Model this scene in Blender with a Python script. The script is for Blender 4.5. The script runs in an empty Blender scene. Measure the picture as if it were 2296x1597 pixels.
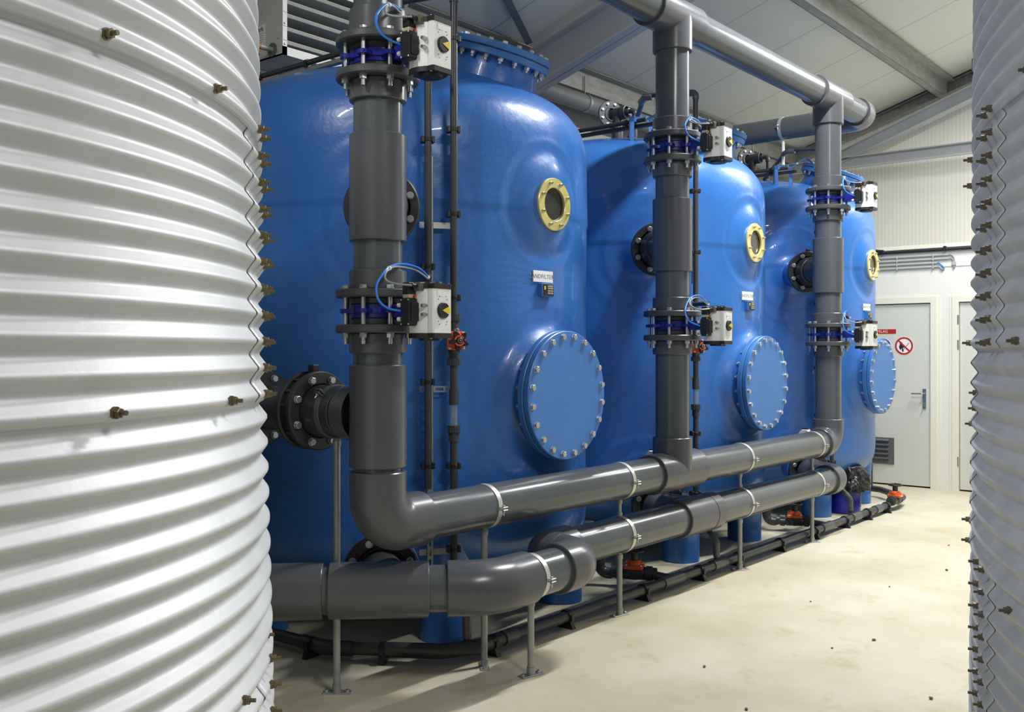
import bpy, bmesh, math, random
from mathutils import Vector, Matrix
PI = math.pi
R_ = math.radians
random.seed(7)
SC = bpy.context.scene
COL = SC.collection

# ------------------------------------------------------------------ materials
def new_mat(name):
    m = bpy.data.materials.new(name); m.use_nodes = True
    nt = m.node_tree
    return m, nt, nt.nodes['Principled BSDF']

def lin(c):
    return tuple(((v / 255) / 12.92 if v / 255 <= .04045 else ((v / 255 + .055) / 1.055) ** 2.4) for v in c) + (1,)

def mat(name, rgb, rough=.5, metal=0, var=.06, vscale=6, bump=0, bscale=40, spec=.5, stretch=None, rvar=0, coat=0, detail=4):
    m, nt, b = new_mat(name)
    b.inputs['Roughness'].default_value = rough
    b.inputs['Metallic'].default_value = metal
    b.inputs['Specular IOR Level'].default_value = spec
    b.inputs['Coat Weight'].default_value = coat
    tc = nt.nodes.new('ShaderNodeTexCoord')
    mp = nt.nodes.new('ShaderNodeMapping')
    if stretch: mp.inputs['Scale'].default_value = stretch
    nt.links.new(tc.outputs['Object'], mp.inputs['Vector'])
    nz = nt.nodes.new('ShaderNodeTexNoise')
    nz.inputs['Scale'].default_value = vscale; nz.inputs['Detail'].default_value = detail
    nt.links.new(mp.outputs['Vector'], nz.inputs['Vector'])
    base = lin(rgb)
    rp = nt.nodes.new('ShaderNodeValToRGB')
    rp.color_ramp.elements[0].position = .3; rp.color_ramp.elements[1].position = .7
    rp.color_ramp.elements[0].color = tuple(max(0, c * (1 - var)) for c in base[:3]) + (1,)
    rp.color_ramp.elements[1].color = tuple(min(1, c * (1 + var)) for c in base[:3]) + (1,)
    nt.links.new(nz.outputs['Fac'], rp.inputs['Fac'])
    nt.links.new(rp.outputs['Color'], b.inputs['Base Color'])
    if rvar:
        mr = nt.nodes.new('ShaderNodeMapRange')
        mr.inputs['To Min'].default_value = rough - rvar; mr.inputs['To Max'].default_value = rough + rvar
        nt.links.new(nz.outputs['Fac'], mr.inputs['Value']); nt.links.new(mr.outputs['Result'], b.inputs['Roughness'])
    if bump:
        n2 = nt.nodes.new('ShaderNodeTexNoise'); n2.inputs['Scale'].default_value = bscale; n2.inputs['Detail'].default_value = 3
        nt.links.new(mp.outputs['Vector'], n2.inputs['Vector'])
        bp = nt.nodes.new('ShaderNodeBump'); bp.inputs['Strength'].default_value = bump; bp.inputs['Distance'].default_value = .01
        nt.links.new(n2.outputs['Fac'], bp.inputs['Height']); nt.links.new(bp.outputs['Normal'], b.inputs['Normal'])
    return m

def stripe_mat(name, rgb, groove_rgb, axis, pitch, width, seam=0, seam_rgb=None, rough=.5, bump=.2):
    """profiled sandwich panel: fine grooves every `pitch` along one object axis, a joint every `seam`"""
    m, nt, b = new_mat(name)
    b.inputs['Roughness'].default_value = rough
    tc = nt.nodes.new('ShaderNodeTexCoord'); sp = nt.nodes.new('ShaderNodeSeparateXYZ')
    nt.links.new(tc.outputs['Object'], sp.inputs['Vector'])
    def line(p, w):
        a = nt.nodes.new('ShaderNodeMath'); a.operation = 'PINGPONG'; a.inputs[1].default_value = p / 2
        nt.links.new(sp.outputs[axis], a.inputs[0])
        r = nt.nodes.new('ShaderNodeMapRange'); r.interpolation_type = 'SMOOTHSTEP'
        r.inputs['From Min'].default_value = w * .4; r.inputs['From Max'].default_value = w
        r.inputs['To Min'].default_value = 1; r.inputs['To Max'].default_value = 0
        nt.links.new(a.outputs[0], r.inputs['Value'])
        return r.outputs['Result']
    nz = nt.nodes.new('ShaderNodeTexNoise'); nz.inputs['Scale'].default_value = .8; nz.inputs['Detail'].default_value = 3
    nt.links.new(tc.outputs['Object'], nz.inputs['Vector'])
    rp = nt.nodes.new('ShaderNodeValToRGB')
    bs = lin(rgb)
    rp.color_ramp.elements[0].color = tuple(c * .96 for c in bs[:3]) + (1,); rp.color_ramp.elements[1].color = tuple(min(1, c * 1.03) for c in bs[:3]) + (1,)
    nt.links.new(nz.outputs['Fac'], rp.inputs['Fac'])
    g = line(pitch, width)
    mx = nt.nodes.new('ShaderNodeMix'); mx.data_type = 'RGBA'
    mx.inputs['B'].default_value = lin(groove_rgb)
    nt.links.new(rp.outputs['Color'], mx.inputs['A']); nt.links.new(g, mx.inputs['Factor'])
    out = mx.outputs['Result']
    if seam:
        s = line(seam, .006)
        m2 = nt.nodes.new('ShaderNodeMix'); m2.data_type = 'RGBA'; m2.inputs['B'].default_value = lin(seam_rgb)
        nt.links.new(out, m2.inputs['A']); nt.links.new(s, m2.inputs['Factor']); out = m2.outputs['Result']
    nt.links.new(out, b.inputs['Base Color'])
    bp = nt.nodes.new('ShaderNodeBump'); bp.inputs['Strength'].default_value = bump; bp.inputs['Distance'].default_value = .004; bp.invert = True
    nt.links.new(g, bp.inputs['Height']); nt.links.new(bp.outputs['Normal'], b.inputs['Normal'])
    return m

def floor_mat():
    m, nt, b = new_mat('coated_concrete')
    b.inputs['Roughness'].default_value = .55
    tc = nt.nodes.new('ShaderNodeTexCoord')
    def noise(sc, det, rough=.6):
        n = nt.nodes.new('ShaderNodeTexNoise'); n.inputs['Scale'].default_value = sc; n.inputs['Detail'].default_value = det; n.inputs['Roughness'].default_value = rough
        nt.links.new(tc.outputs['Object'], n.inputs['Vector']); return n.outputs['Fac']
    r1 = nt.nodes.new('ShaderNodeValToRGB'); e = r1.color_ramp.elements
    e[0].position = .32; e[0].color = lin((188, 180, 152)); e[1].position = .68; e[1].color = lin((208, 203, 182))
    nt.links.new(noise(1.1, 6), r1.inputs['Fac'])
    r2 = nt.nodes.new('ShaderNodeValToRGB'); e = r2.color_ramp.elements     # brown stains, small and sparse
    e[0].position = .54; e[0].color = (0, 0, 0, 1); e[1].position = .74; e[1].color = (.75, .75, .75, 1)
    nt.links.new(noise(3.4, 8, .72), r2.inputs['Fac'])
    mx = nt.nodes.new('ShaderNodeMix'); mx.data_type = 'RGBA'; mx.inputs['B'].default_value = lin((176, 158, 112))
    nt.links.new(r1.outputs['Color'], mx.inputs['A']); nt.links.new(r2.outputs['Color'], mx.inputs['Factor'])
    r3 = nt.nodes.new('ShaderNodeValToRGB'); e = r3.color_ramp.elements     # specks of grit
    e[0].position = .71; e[0].color = (0, 0, 0, 1); e[1].position = .76; e[1].color = (.5, .5, .5, 1)
    nt.links.new(noise(46, 3), r3.inputs['Fac'])
    m2 = nt.nodes.new('ShaderNodeMix'); m2.data_type = 'RGBA'; m2.inputs['B'].default_value = lin((120, 110, 84))
    nt.links.new(mx.outputs['Result'], m2.inputs['A']); nt.links.new(r3.outputs['Color'], m2.inputs['Factor'])
    nt.links.new(m2.outputs['Result'], b.inputs['Base Color'])
    bp = nt.nodes.new('ShaderNodeBump'); bp.inputs['Strength'].default_value = .12; bp.inputs['Distance'].default_value = .01
    nt.links.new(noise(9, 6), bp.inputs['Height']); nt.links.new(bp.outputs['Normal'], b.inputs['Normal'])
    return m

M = {}
M['galv'] = mat('galvanised_sheet', (204, 206, 208), .5, .35, .05, 5, .05, 60, stretch=(1, 1, 1), rvar=.06)
M['galv_old'] = mat('weathered_galvanised_sheet', (190, 193, 198), .6, .10, .10, 9, .06, 50, rvar=.06, detail=8)
M['bolt'] = mat('zinc_bolt', (196, 198, 200), .32, .85, .05, 30)
M['brass_bolt'] = mat('passivated_bolt', (112, 102, 76), .42, .6, .15, 60)
M['dark_bolt'] = mat('dull_bolt', (116, 110, 98), .5, .55, .15, 60)
M['frp'] = mat('blue_laminate', (46, 106, 180), .34, 0, .07, 2.2, .16, 26, coat=.25, rvar=.05)
M['frp_flange'] = mat('blue_flange_laminate', (58, 114, 180), .38, 0, .06, 5, .10, 30)
M['pvc'] = mat('grey_pvc', (84, 88, 91), .20, 0, .05, 7, .012, 20)
M['pvc_fit'] = mat('grey_pvc_fitting', (82, 84, 88), .26, 0, .04, 7, .012, 20)
M['pvc_dark'] = mat('dark_pvc', (58, 60, 62), .36, 0, .05, 9)
M['flange'] = mat('dark_flange', (70, 72, 74), .42, 0, .06, 14, .02, 60)
M['flange_black'] = mat('black_flange', (47, 48, 50), .4, 0, .08, 14, .02, 60)
M['valve_blue'] = mat('cobalt_epoxy', (30, 34, 132), .3, 0, .06, 20, .03, 40)
M['white'] = mat('white_powder_coat', (232, 232, 228), .45, 0, .015, 10)
M['black'] = mat('black_plastic', (26, 26, 27), .4, 0, .1, 20)
M['black_soft'] = mat('black_satin', (34, 34, 34), .5, 0, .1, 20)
M['beige'] = mat('beige_plastic', (176, 168, 140), .5, 0, .04, 20)
M['connector'] = mat('smoky_connector', (98, 96, 84), .3, 0, .06, 20)
M['red'] = mat('red_plastic', (190, 30, 22), .4, 0, .05, 20)
M['yellow'] = mat('yellow_plastic', (226, 200, 40), .45, 0, .03, 20)
M['hose'] = mat('blue_hose', (42, 124, 222), .3, 0, .04, 20)
M['cable'] = mat('grey_cable', (146, 150, 152), .4, 0, .04, 20)
M['tie'] = mat('white_cable_tie', (226, 228, 226), .4, 0, .02, 20)
M['chrome'] = mat('bright_metal', (190, 188, 180), .25, .9, .05, 30)
M['steel'] = mat('galvanised_steel', (158, 160, 158), .45, .5, .10, 14, .04, 60)
M['strap'] = mat('zinc_strap', (205, 205, 198), .38, .6, .06, 24)
M['brass'] = mat('yellow_passivated_ring', (226, 212, 138), .30, .45, .10, 9)
M['label_white'] = mat('white_label', (232, 232, 230), .5, 0, .01, 20)
M['ink'] = mat('grey_ink', (120, 120, 118), .6, 0, .02, 20)
M['ink_black'] = mat('black_ink', (22, 22, 22), .6, 0, .02, 20)
M['orange'] = mat('orange_plastic', (228, 96, 34), .4, 0, .04, 20)
M['orange_tag'] = mat('orange_sticker', (222, 122, 66), .5, 0, .04, 20)
M['panel_cream'] = mat('cream_panel', (226, 225, 216), .5, 0, .012, 2)
M['door'] = mat('door_paint', (206, 207, 197), .45, 0, .015, 3)
M['trim'] = mat('cream_trim', (226, 224, 206), .5, 0, .015, 5)
M['vent'] = mat('anodised_grille', (116, 117, 118), .45, .5, .05, 20)
M['beam_grey'] = mat('painted_steel', (168, 170, 172), .5, .1, .04, 4)
M['beam_blue'] = mat('primer_steel', (96, 106, 116), .5, .15, .08, 6)
M['beam_galv'] = mat('galvanised_purlin', (150, 151, 146), .5, .4, .16, 12, .05, 40, stretch=(.5, 2, 2))
M['heater'] = mat('heater_casing', (200, 200, 192), .5, 0, .02, 6)
M['louvre'] = mat('alu_louvre', (164, 165, 160), .5, .1, .06, 10)
M['conduit'] = mat('grey_conduit', (176, 178, 170), .45, .1, .04, 20)
M['eave_pipe'] = mat('grey_eave_pipe', (128, 130, 126), .5, 0, .05, 8)
M['drum'] = mat('blue_drum', (28, 34, 150), .35, 0, .06, 6)
M['bag'] = mat('black_bin_bag', (30, 30, 30), .32, 0, .10, 12, .12, 14, coat=.2)
M['sign_red'] = mat('sign_red', (178, 32, 34), .45, 0, .02, 20)
M['sign_blue'] = mat('sign_blue', (22, 58, 146), .45, 0, .02, 20)
M['plate_black'] = mat('black_type_plate', (26, 27, 25), .4, 0, .05, 40)
M['plate_grey'] = mat('plate_fields', (150, 150, 136), .5, 0, .05, 40)
M['grit'] = mat('grit', (120, 110, 88), .8, 0, .2, 60)
M['foam'] = mat('white_foam', (240, 240, 238), .8, 0, .02, 30)
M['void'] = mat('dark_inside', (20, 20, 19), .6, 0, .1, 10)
M['roof'] = stripe_mat('roof_panel', (200, 201, 193), (214, 214, 207), 'X', .055, .006, 1.1, (120, 120, 112), .5, .12)
M['gable'] = stripe_mat('gable_panel', (214, 213, 204), (230, 230, 224), 'Y', .05, .005, 0, None, .5, .10)
M['side'] = stripe_mat('side_panel', (170, 170, 154), (182, 182, 168), 'X', .06, .006, 1.0, (120, 120, 108))
M['floor'] = floor_mat()

def glass_mat(name, rgb, rough, alpha_mix):
    m, nt, b = new_mat(name)
    b.inputs['Base Color'].default_value = lin(rgb); b.inputs['Roughness'].default_value = rough
    b.inputs['Transmission Weight'].default_value = alpha_mix; b.inputs['IOR'].default_value = 1.45
    return m
M['glass'] = glass_mat('sight_glass', (150, 152, 140), .05, .85)
M['clear'] = glass_mat('clear_tube', (196, 206, 210), .12, .75)

# ------------------------------------------------------------------ geometry collector
def frame(o, z, x=None):
    z = Vector(z).normalized()
    if x is None: x = Vector((0, 0, 1)) if abs(z.z) < .9 else Vector((1, 0, 0))
    x = Vector(x); x = (x - z * x.dot(z)).normalized(); y = z.cross(x)
    m = Matrix((x, y, z)).transposed().to_4x4(); m.translation = Vector(o)
    return m

class G:
    def __init__(s): s.v = []; s.f = []
    def add(s, vs, fs, m=None):
        n = len(s.v)
        s.v += [tuple(m @ Vector(p)) if m is not None else tuple(p) for p in vs]
        s.f += [tuple(i + n for i in q) for q in fs]
        return s
    def box(s, x0, x1, y0, y1, z0, z1, m=None):
        return s.add([(x, y, z) for z in (z0, z1) for y in (y0, y1) for x in (x0, x1)],
                     [(0, 2, 3, 1), (4, 5, 7, 6), (0, 1, 5, 4), (2, 6, 7, 3), (0, 4, 6, 2), (1, 3, 7, 5)], m)
    def bbox(s, x0, x1, y0, y1, z0, z1, b=.004, m=None):
        """box with chamfered edges"""
        n = len(s.v)
        vs = []
        for sx, x in ((-1, x0), (1, x1)):
            for sy, y in ((-1, y0), (1, y1)):
                for sz, z in ((-1, z0), (1, z1)):
                    vs += [(x, y - sy * b, z - sz * b), (x - sx * b, y, z - sz * b), (x - sx * b, y - sy * b, z)]
        bm = bmesh.new()
        for p in vs: bm.verts.new(p)
        bmesh.ops.convex_hull(bm, input=bm.verts)
        bm.verts.index_update()
        s.add([v.co[:] for v in bm.verts], [tuple(v.index for v in f.verts) for f in bm.faces], m)
        bm.free(); return s
    def lathe(s, prof, m=None, seg=32, a0=0, a1=2 * PI):
        full = abs(a1 - a0 - 2 * PI) < 1e-6
        k = seg if full else seg + 1
        vs = []; fs = []; idx = []
        for r, z in prof:
            if r < 1e-6:
                idx.append([len(vs)] * k); vs.append((0, 0, z))
            else:
                idx.append(list(range(len(vs), len(vs) + k)))
                for i in range(k):
                    a = a0 + (a1 - a0) * i / seg; vs.append((r * math.cos(a), r * math.sin(a), z))
        for j in range(len(prof) - 1):
            A, B = idx[j], idx[j + 1]
            for i in range(seg):
                i2 = (i + 1) % k
                q = [A[i], A[i2], B[i2], B[i]]
                q2 = [t for n, t in enumerate(q) if t not in q[:n]]
                if len(q2) > 2: fs.append(tuple(q2))
        return s.add(vs, fs, m)
    def cyl(s, p0, p1, r, seg=24, r1=None, caps=True):
        p0, p1 = Vector(p0), Vector(p1); L = (p1 - p0).length
        r1 = r if r1 is None else r1
        pr = [(r, 0), (r1, L)]
        if caps: pr = [(0, 0)] + pr + [(0, L)]
        return s.lathe(pr, frame(p0, p1 - p0), seg)
    def ring(s, o, d, ri, ro, h, seg=40, ch=.003):
        """annular disc from o along d, chamfered rim"""
        return s.lathe([(ri, 0), (ro - ch, 0), (ro, ch), (ro, h - ch), (ro - ch, h), (ri, h), (ri, 0)], frame(o, d), seg)
    def tube(s, path, r, seg=12, caps=True):
        pts = [Vector(p) for p in path]
        n = len(pts); rs = r if isinstance(r, (list, tuple)) else [r] * n
        tg = [((pts[min(i + 1, n - 1)] - pts[max(i - 1, 0)]).normalized()) for i in range(n)]
        u = Vector((0, 0, 1)) if abs(tg[0].z) < .9 else Vector((1, 0, 0))
        vs = []; fs = []
        for i in range(n):
            u = (u - tg[i] * u.dot(tg[i])).normalized(); w = tg[i].cross(u)
            for k in range(seg):
                a = 2 * PI * k / seg
                vs.append(tuple(pts[i] + (u * math.cos(a) + w * math.sin(a)) * rs[i]))
        for i in range(n - 1):
            for k in range(seg):
                k2 = (k + 1) % seg
                fs.append((i * seg + k, i * seg + k2, (i + 1) * seg + k2, (i + 1) * seg + k))
        if caps:
            fs.append(tuple(range(seg - 1, -1, -1))); fs.append(tuple((n - 1) * seg + k for k in range(seg)))
        return s.add(vs, fs)
    def prism(s, poly, z0, z1, m=None):
        n = len(poly)
        vs = [(x, y, z0) for x, y in poly] + [(x, y, z1) for x, y in poly]
        fs = [tuple(range(n - 1, -1, -1)), tuple(range(n, 2 * n))] + [(i, (i + 1) % n, n + (i + 1) % n, n + i) for i in range(n)]
        return s.add(vs, fs, m)
    def hexa(s, af, z0, z1, m=None, ch=.12):
        r = af / math.sqrt(3); c = r * ch; h = [(math.cos(PI / 3 * i + PI / 6), math.sin(PI / 3 * i + PI / 6)) for i in range(6)]
        lv = [(r, z0), (r, z1 - c * .6), (r - c, z1)]
        vs = [(q * x, q * y, z) for q, z in lv for x, y in h]
        fs = [tuple(range(5, -1, -1)), tuple(range(12, 18))]
        for j in range(2):
            for i in range(6): fs.append((j * 6 + i, j * 6 + (i + 1) % 6, j * 6 + 6 + (i + 1) % 6, j * 6 + 6 + i))
        return s.add(vs, fs, m)
    def mesh(s, name, angle=32, smooth=True):
        me = bpy.data.meshes.new(name); me.from_pydata(s.v, [], s.f)
        bm = bmesh.new(); bm.from_mesh(me)
        bmesh.ops.recalc_face_normals(bm, faces=bm.faces)
        bm.to_mesh(me); bm.free()
        if smooth:
            me.shade_smooth(); me.set_sharp_from_angle(angle=R_(angle))
        return me
    def obj(s, name, mt, parent=None, world=True, angle=32, smooth=True):
        if parent is not None and world:
            off = chain(parent); s.v = [(x - off.x, y - off.y, z - off.z) for x, y, z in s.v]
        me = s.mesh(name, angle, smooth)
        me.materials.append(M[mt] if isinstance(mt, str) else mt)
        o = bpy.data.objects.new(name, me); COL.objects.link(o); o.parent = parent
        return o

def chain(o):
    v = Vector((0, 0, 0))
    while o is not None: v += o.location; o = o.parent
    return v

def inst(name, me, parent, m):
    """object sharing mesh data, world matrix m (parents are only translated)"""
    o = bpy.data.objects.new(name, me); COL.objects.link(o); o.parent = parent
    off = chain(parent) if parent else Vector((0, 0, 0))
    o.matrix_basis = Matrix.Translation(-off) @ m
    return o

def tag(o, label, cat, group=None, kind=None):
    o['label'] = label; o['category'] = cat
    if group: o['group'] = group
    if kind: o['kind'] = kind
    return o
def thing(name, label, cat, loc=(0, 0, 0), group=None):
    o = bpy.data.objects.new(name, None); o.empty_display_size = .1
    COL.objects.link(o); o.location = loc
    return tag(o, label, cat, group)
def struct(o):
    o['kind'] = 'structure'; return o
def copy_tree(o, d, label=None, skip=()):
    kids = {}
    for x in bpy.data.objects:
        if x.parent: kids.setdefault(x.parent.name, []).append(x)
    def rec(a, parent):
        c = a.copy(); COL.objects.link(c); c.parent = parent
        for k in kids.get(a.name, []):
            if k.name.split('.')[0] not in skip: rec(k, c)
        return c
    r = rec(o, None); r.location = Vector(o.location) + Vector(d)
    if label: r['label'] = label
    return r

def smooth_path(pts, n=8):
    P = [Vector(p) for p in pts]; out = []
    for i in range(len(P) - 1):
        p0, p1, p2, p3 = P[max(i - 1, 0)], P[i], P[i + 1], P[min(i + 2, len(P) - 1)]
        for k in range(n):
            t = k / n
            out.append(.5 * ((2 * p1) + (-p0 + p2) * t + (2 * p0 - 5 * p1 + 4 * p2 - p3) * t * t + (-p0 + 3 * p1 - 3 * p2 + p3) * t ** 3))
    out.append(P[-1]); return out
def bend(pts, rad, n=10):
    """polyline with rounded corners"""
    P = [Vector(p) for p in pts]; out = [P[0]]
    for i in range(1, len(P) - 1):
        a = (P[i - 1] - P[i]).normalized(); b = (P[i + 1] - P[i]).normalized()
        ang = a.angle(b); t = rad / math.tan(ang / 2)
        c = P[i] + (a + b).normalized() * (rad / math.sin(ang / 2))
        s0 = P[i] + a * t - c; s1 = P[i] + b * t - c
        tot = s0.angle(s1)
        for k in range(n + 1):
            f = k / n
            out.append(c + (s0 * math.sin((1 - f) * tot) + s1 * math.sin(f * tot)) / math.sin(tot))
    out.append(P[-1]); return out

FONT = {}
def text_g(body, size, m, depth=.0008, align='CENTER', spacing=1.0):
    """lettering as thin solid mesh geometry in frame m (x right, y up, z out)"""
    cu = bpy.data.curves.new('lettering', 'FONT'); cu.body = body; cu.size = size; cu.extrude = depth / 2
    cu.align_x = align; cu.align_y = 'CENTER'; cu.space_character = spacing; cu.resolution_u = 3
    o = bpy.data.objects.new('lettering_tmp', cu); COL.objects.link(o)
    dg = bpy.context.evaluated_depsgraph_get(); dg.update()
    me = bpy.data.meshes.new_from_object(o.evaluated_get(dg))
    g = G(); g.add([v.co[:] for v in me.vertices], [tuple(p.vertices) for p in me.polygons], m)
    bpy.data.objects.remove(o); bpy.data.meshes.remove(me); bpy.data.curves.remove(cu)
    return g

# shared hardware meshes (z axis outward)
def hw(name, mt, build):
    g = G(); build(g); me = g.mesh(name); me.materials.append(M[mt]); return me
HEAD = hw('bolt', 'bolt', lambda g: (g.cyl((0, 0, 0), (0, 0, .003), .0185, 20), g.hexa(.030, .003, .017)))
HEAD_S = hw('bolt', 'bolt', lambda g: (g.cyl((0, 0, 0), (0, 0, .003), .0165, 18), g.hexa(.027, .003, .016)))
NUT = hw('nut', 'bolt', lambda g: (g.cyl((0, 0, 0), (0, 0, .003), .0175, 18), g.hexa(.028, .003, .019), g.cyl((0, 0, .019), (0, 0, .032), .009, 14)))
GLASSNUT = hw('nut', 'chrome', lambda g: (g.cyl((0, 0, 0), (0, 0, .002), .010, 16), g.hexa(.016, .002, .014), g.cyl((0, 0, .014), (0, 0, .022), .005, 12)))
def _silo_bolt(g):
    g.cyl((0, 0, -.004), (0, 0, .003), .0125, 18); g.hexa(.0185, .003, .0135); g.cyl((0, 0, .0135), (0, 0, .027), .0052, 14)
SILO_A = hw('bolt', 'brass_bolt', _silo_bolt)
SILO_B = hw('bolt', 'dark_bolt', _silo_bolt)
SMALL = hw('screw', 'bolt', lambda g: g.lathe([(0, 0), (.004, 0), (.004, .0025), (.002, .0035), (0, .0035)], None, 12))

XR = [2.957, 5.499, 8.073]; YR = 3.20
XC0 = 4.43; YC = 4.60; DX = 2.56
ZU = .796; ZL = .478
ORD = ['nearest', 'middle', 'farthest']
TANKN = ['nearest blue tank', 'middle blue tank', 'farthest blue tank']

# ------------------------------------------------------------------ setting
XG = 13.4
def roof_z(y): return 4.31 + .32 * (5.97 - abs(y))
g = G(); g.box(-4, XG, -6, 6.0, -.1, 0); struct(g.obj('floor', 'floor', smooth=False))
g = G()
g.add([(-4, 6.1, roof_z(6.1)), (XG + .1, 6.1, roof_z(6.1)), (XG + .1, 0, roof_z(0)), (-4, 0, roof_z(0)),
       (-4, 6.1, roof_z(6.1) + .1), (XG + .1, 6.1, roof_z(6.1) + .1), (XG + .1, 0, roof_z(0) + .1), (-4, 0, roof_z(0) + .1)],
      [(0, 1, 2, 3), (7, 6, 5, 4), (0, 4, 5, 1), (1, 5, 6, 2), (2, 6, 7, 3), (3, 7, 4, 0)])
g.add([(-4, -6.1, roof_z(6.1)), (XG + .1, -6.1, roof_z(6.1)), (XG + .1, 0, roof_z(0)), (-4, 0, roof_z(0)),
       (-4, -6.1, roof_z(6.1) + .1), (XG + .1, -6.1, roof_z(6.1) + .1), (XG + .1, 0, roof_z(0) + .1), (-4, 0, roof_z(0) + .1)],
      [(3, 2, 1, 0), (4, 5, 6, 7), (1, 5, 4, 0), (2, 6, 5, 1), (3, 7, 6, 2), (0, 4, 7, 3)])
struct(g.obj('ceiling', 'roof', smooth=False))
g = G(); g.prism([(-6, 0), (6, 0), (6, roof_z(6)), (0, roof_z(0)), (-6, roof_z(6))], 0, .1, frame((XG, 0, 0), (1, 0, 0), (0, 1, 0)))
struct(g.obj('wall_back', 'gable', smooth=False))
g = G(); g.box(-4, XG, 6.0, 6.1, 0, roof_z(6.0)); struct(g.obj('wall_left', 'side', smooth=False))
g = G(); g.box(-4, XG, -6.1, -6.0, 0, roof_z(6.0)); struct(g.obj('wall_right', 'side', smooth=False))
g = G(); g.prism([(-6, 0), (6, 0), (6, roof_z(6)), (0, roof_z(0)), (-6, roof_z(6))], -.1, 0, frame((-4, 0, 0), (1, 0, 0), (0, 1, 0)))
struct(g.obj('wall_front', 'gable', smooth=False))
# room with the two doors, built inside the hall
XW = 11.58
g = G()
DO = [(3.40, 4.36), (2.14, 3.10)]
ZD = 2.105; ZB = 2.745
ys = [-6, DO[1][0], DO[1][1], DO[0][0], DO[0][1], 6.0]
for i in (0, 2, 4): g.box(XW, XW + .1, ys[i], ys[i + 1], 0, ZB)
for i in (1, 3): g.box(XW, XW + .1, ys[i], ys[i + 1], ZD, ZB)
g.box(XW + .1, XG, -6, 6.0, ZB - .1, ZB)
struct(g.obj('wall_doors', 'panel_cream', smooth=False))
g = G(); g.box(XW - .012, XW, -6, 6.0, ZB - .022, ZB + .022); struct(g.obj('trim_1', 'trim', smooth=False))
g = G(); g.box(XW - .004, XW + .002, -6, 3.32, 2.50, 2.509); struct(g.obj('trim_2', 'conduit', smooth=False))

def door(name, y0, y1, hinge_y):
    root = bpy.data.objects.new(name, None); COL.objects.link(root); root.location = (XW, (y0 + y1) / 2, 0); struct(root)
    g = G(); g.bbox(XW + .012, XW + .052, y0 + .006, y1 - .006, .016, ZD - .008, .003); g.obj('door_leaf', 'door', root, smooth=False)
    g = G()
    w = .07
    for a, b in ((y0 - w, y0), (y1, y1 + w)):
        g.box(XW - .016, XW + .001, a, b, 0, ZD + w); g.box(XW - .006, XW + .001, a - (.03 if a < y0 else -w), a if a < y0 else b + .03, 0, ZD + w)
    g.box(XW - .016, XW + .001, y0, y1, ZD, ZD + w); g.box(XW - .006, XW + .001, y0 - w, y1 + w, ZD + w, ZD + w + .02)
    g.obj('door_frame', 'trim', root, smooth=False)
    return root
d1 = door('door_1', *DO[0], None); d2 = door('door_2', *DO[1], None)
# door 1: handle with long plate, louvred grille
g = G(); g.bbox(XW - .002, XW + .013, 3.452, 3.492, .90, 1.13, .004); hp = g.obj('handle_plate', 'chrome', d1)
g = G(); g.tube(bend([(XW, 3.472, 1.075), (XW - .05, 3.472, 1.075), (XW - .05, 3.60, 1.072)], .018, 6), .0095, 12); g.obj('door_handle', 'chrome', d1)
g = G(); g.cyl((XW - .004, 3.472, .965), (XW - .016, 3.472, .965), .009, 14); g.box(XW - .04, XW - .012, 3.469, 3.475, .93, .968); g.obj('key', 'chrome', d1)
g = G(); g.box(XW - .002, XW + .013, 3.81, 4.22, .245, .55); vg = g.obj('vent_grille', 'vent', d1, smooth=False)
for k in range(5):
    z = .30 + k * .052
    g = G(); pr = [(0, 0), (-.03, .004), (-.03, .012), (0, .030)]
    g.prism([(a, b) for a, b in pr], 0, .30, frame((XW - .002, 3.865, z), (0, 1, 0), (1, 0, 0)))
    # frame's y axis = z x x ; flip so the hood points up
    g.v = [(x, y, z + abs(zz - z)) for x, y, zz in g.v]
    g.obj('vent_hood', 'vent', vg, smooth=False)
for zz in (.28, 1.58, 1.86):
    g = G(); g.cyl((XW - .012, 3.106, zz), (XW - .012, 3.106, zz + .10), .010, 12); g.cyl((XW - .012, 3.106, zz - .012), (XW - .012, 3.106, zz), .006, 10); g.obj('hinge', 'chrome', d2)
g = G(); g.bbox(XW - .04, XW + .011, 2.60, 2.905, 1.99, 2.055, .004); cl = g.obj('door_closer', 'chrome', d2, smooth=False)
g = G()
for k in range(14): g.box(XW - .0415, XW - .039, 2.615 + k * .02, 2.625 + k * .02, 1.996, 2.049)
g.obj('closer_slot', 'black_soft', cl, smooth=False)
g = G(); g.tube([(XW - .045, 2.74, 2.055), (XW - .045, 2.74, 2.09), (XW - .05, 2.87, 2.115)], .007, 8); g.tube([(XW - .05, 2.87, 2.115), (XW - .02, 2.60, 2.12)], .007, 8); g.obj('closer_arm', 'chrome', d2)

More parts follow.
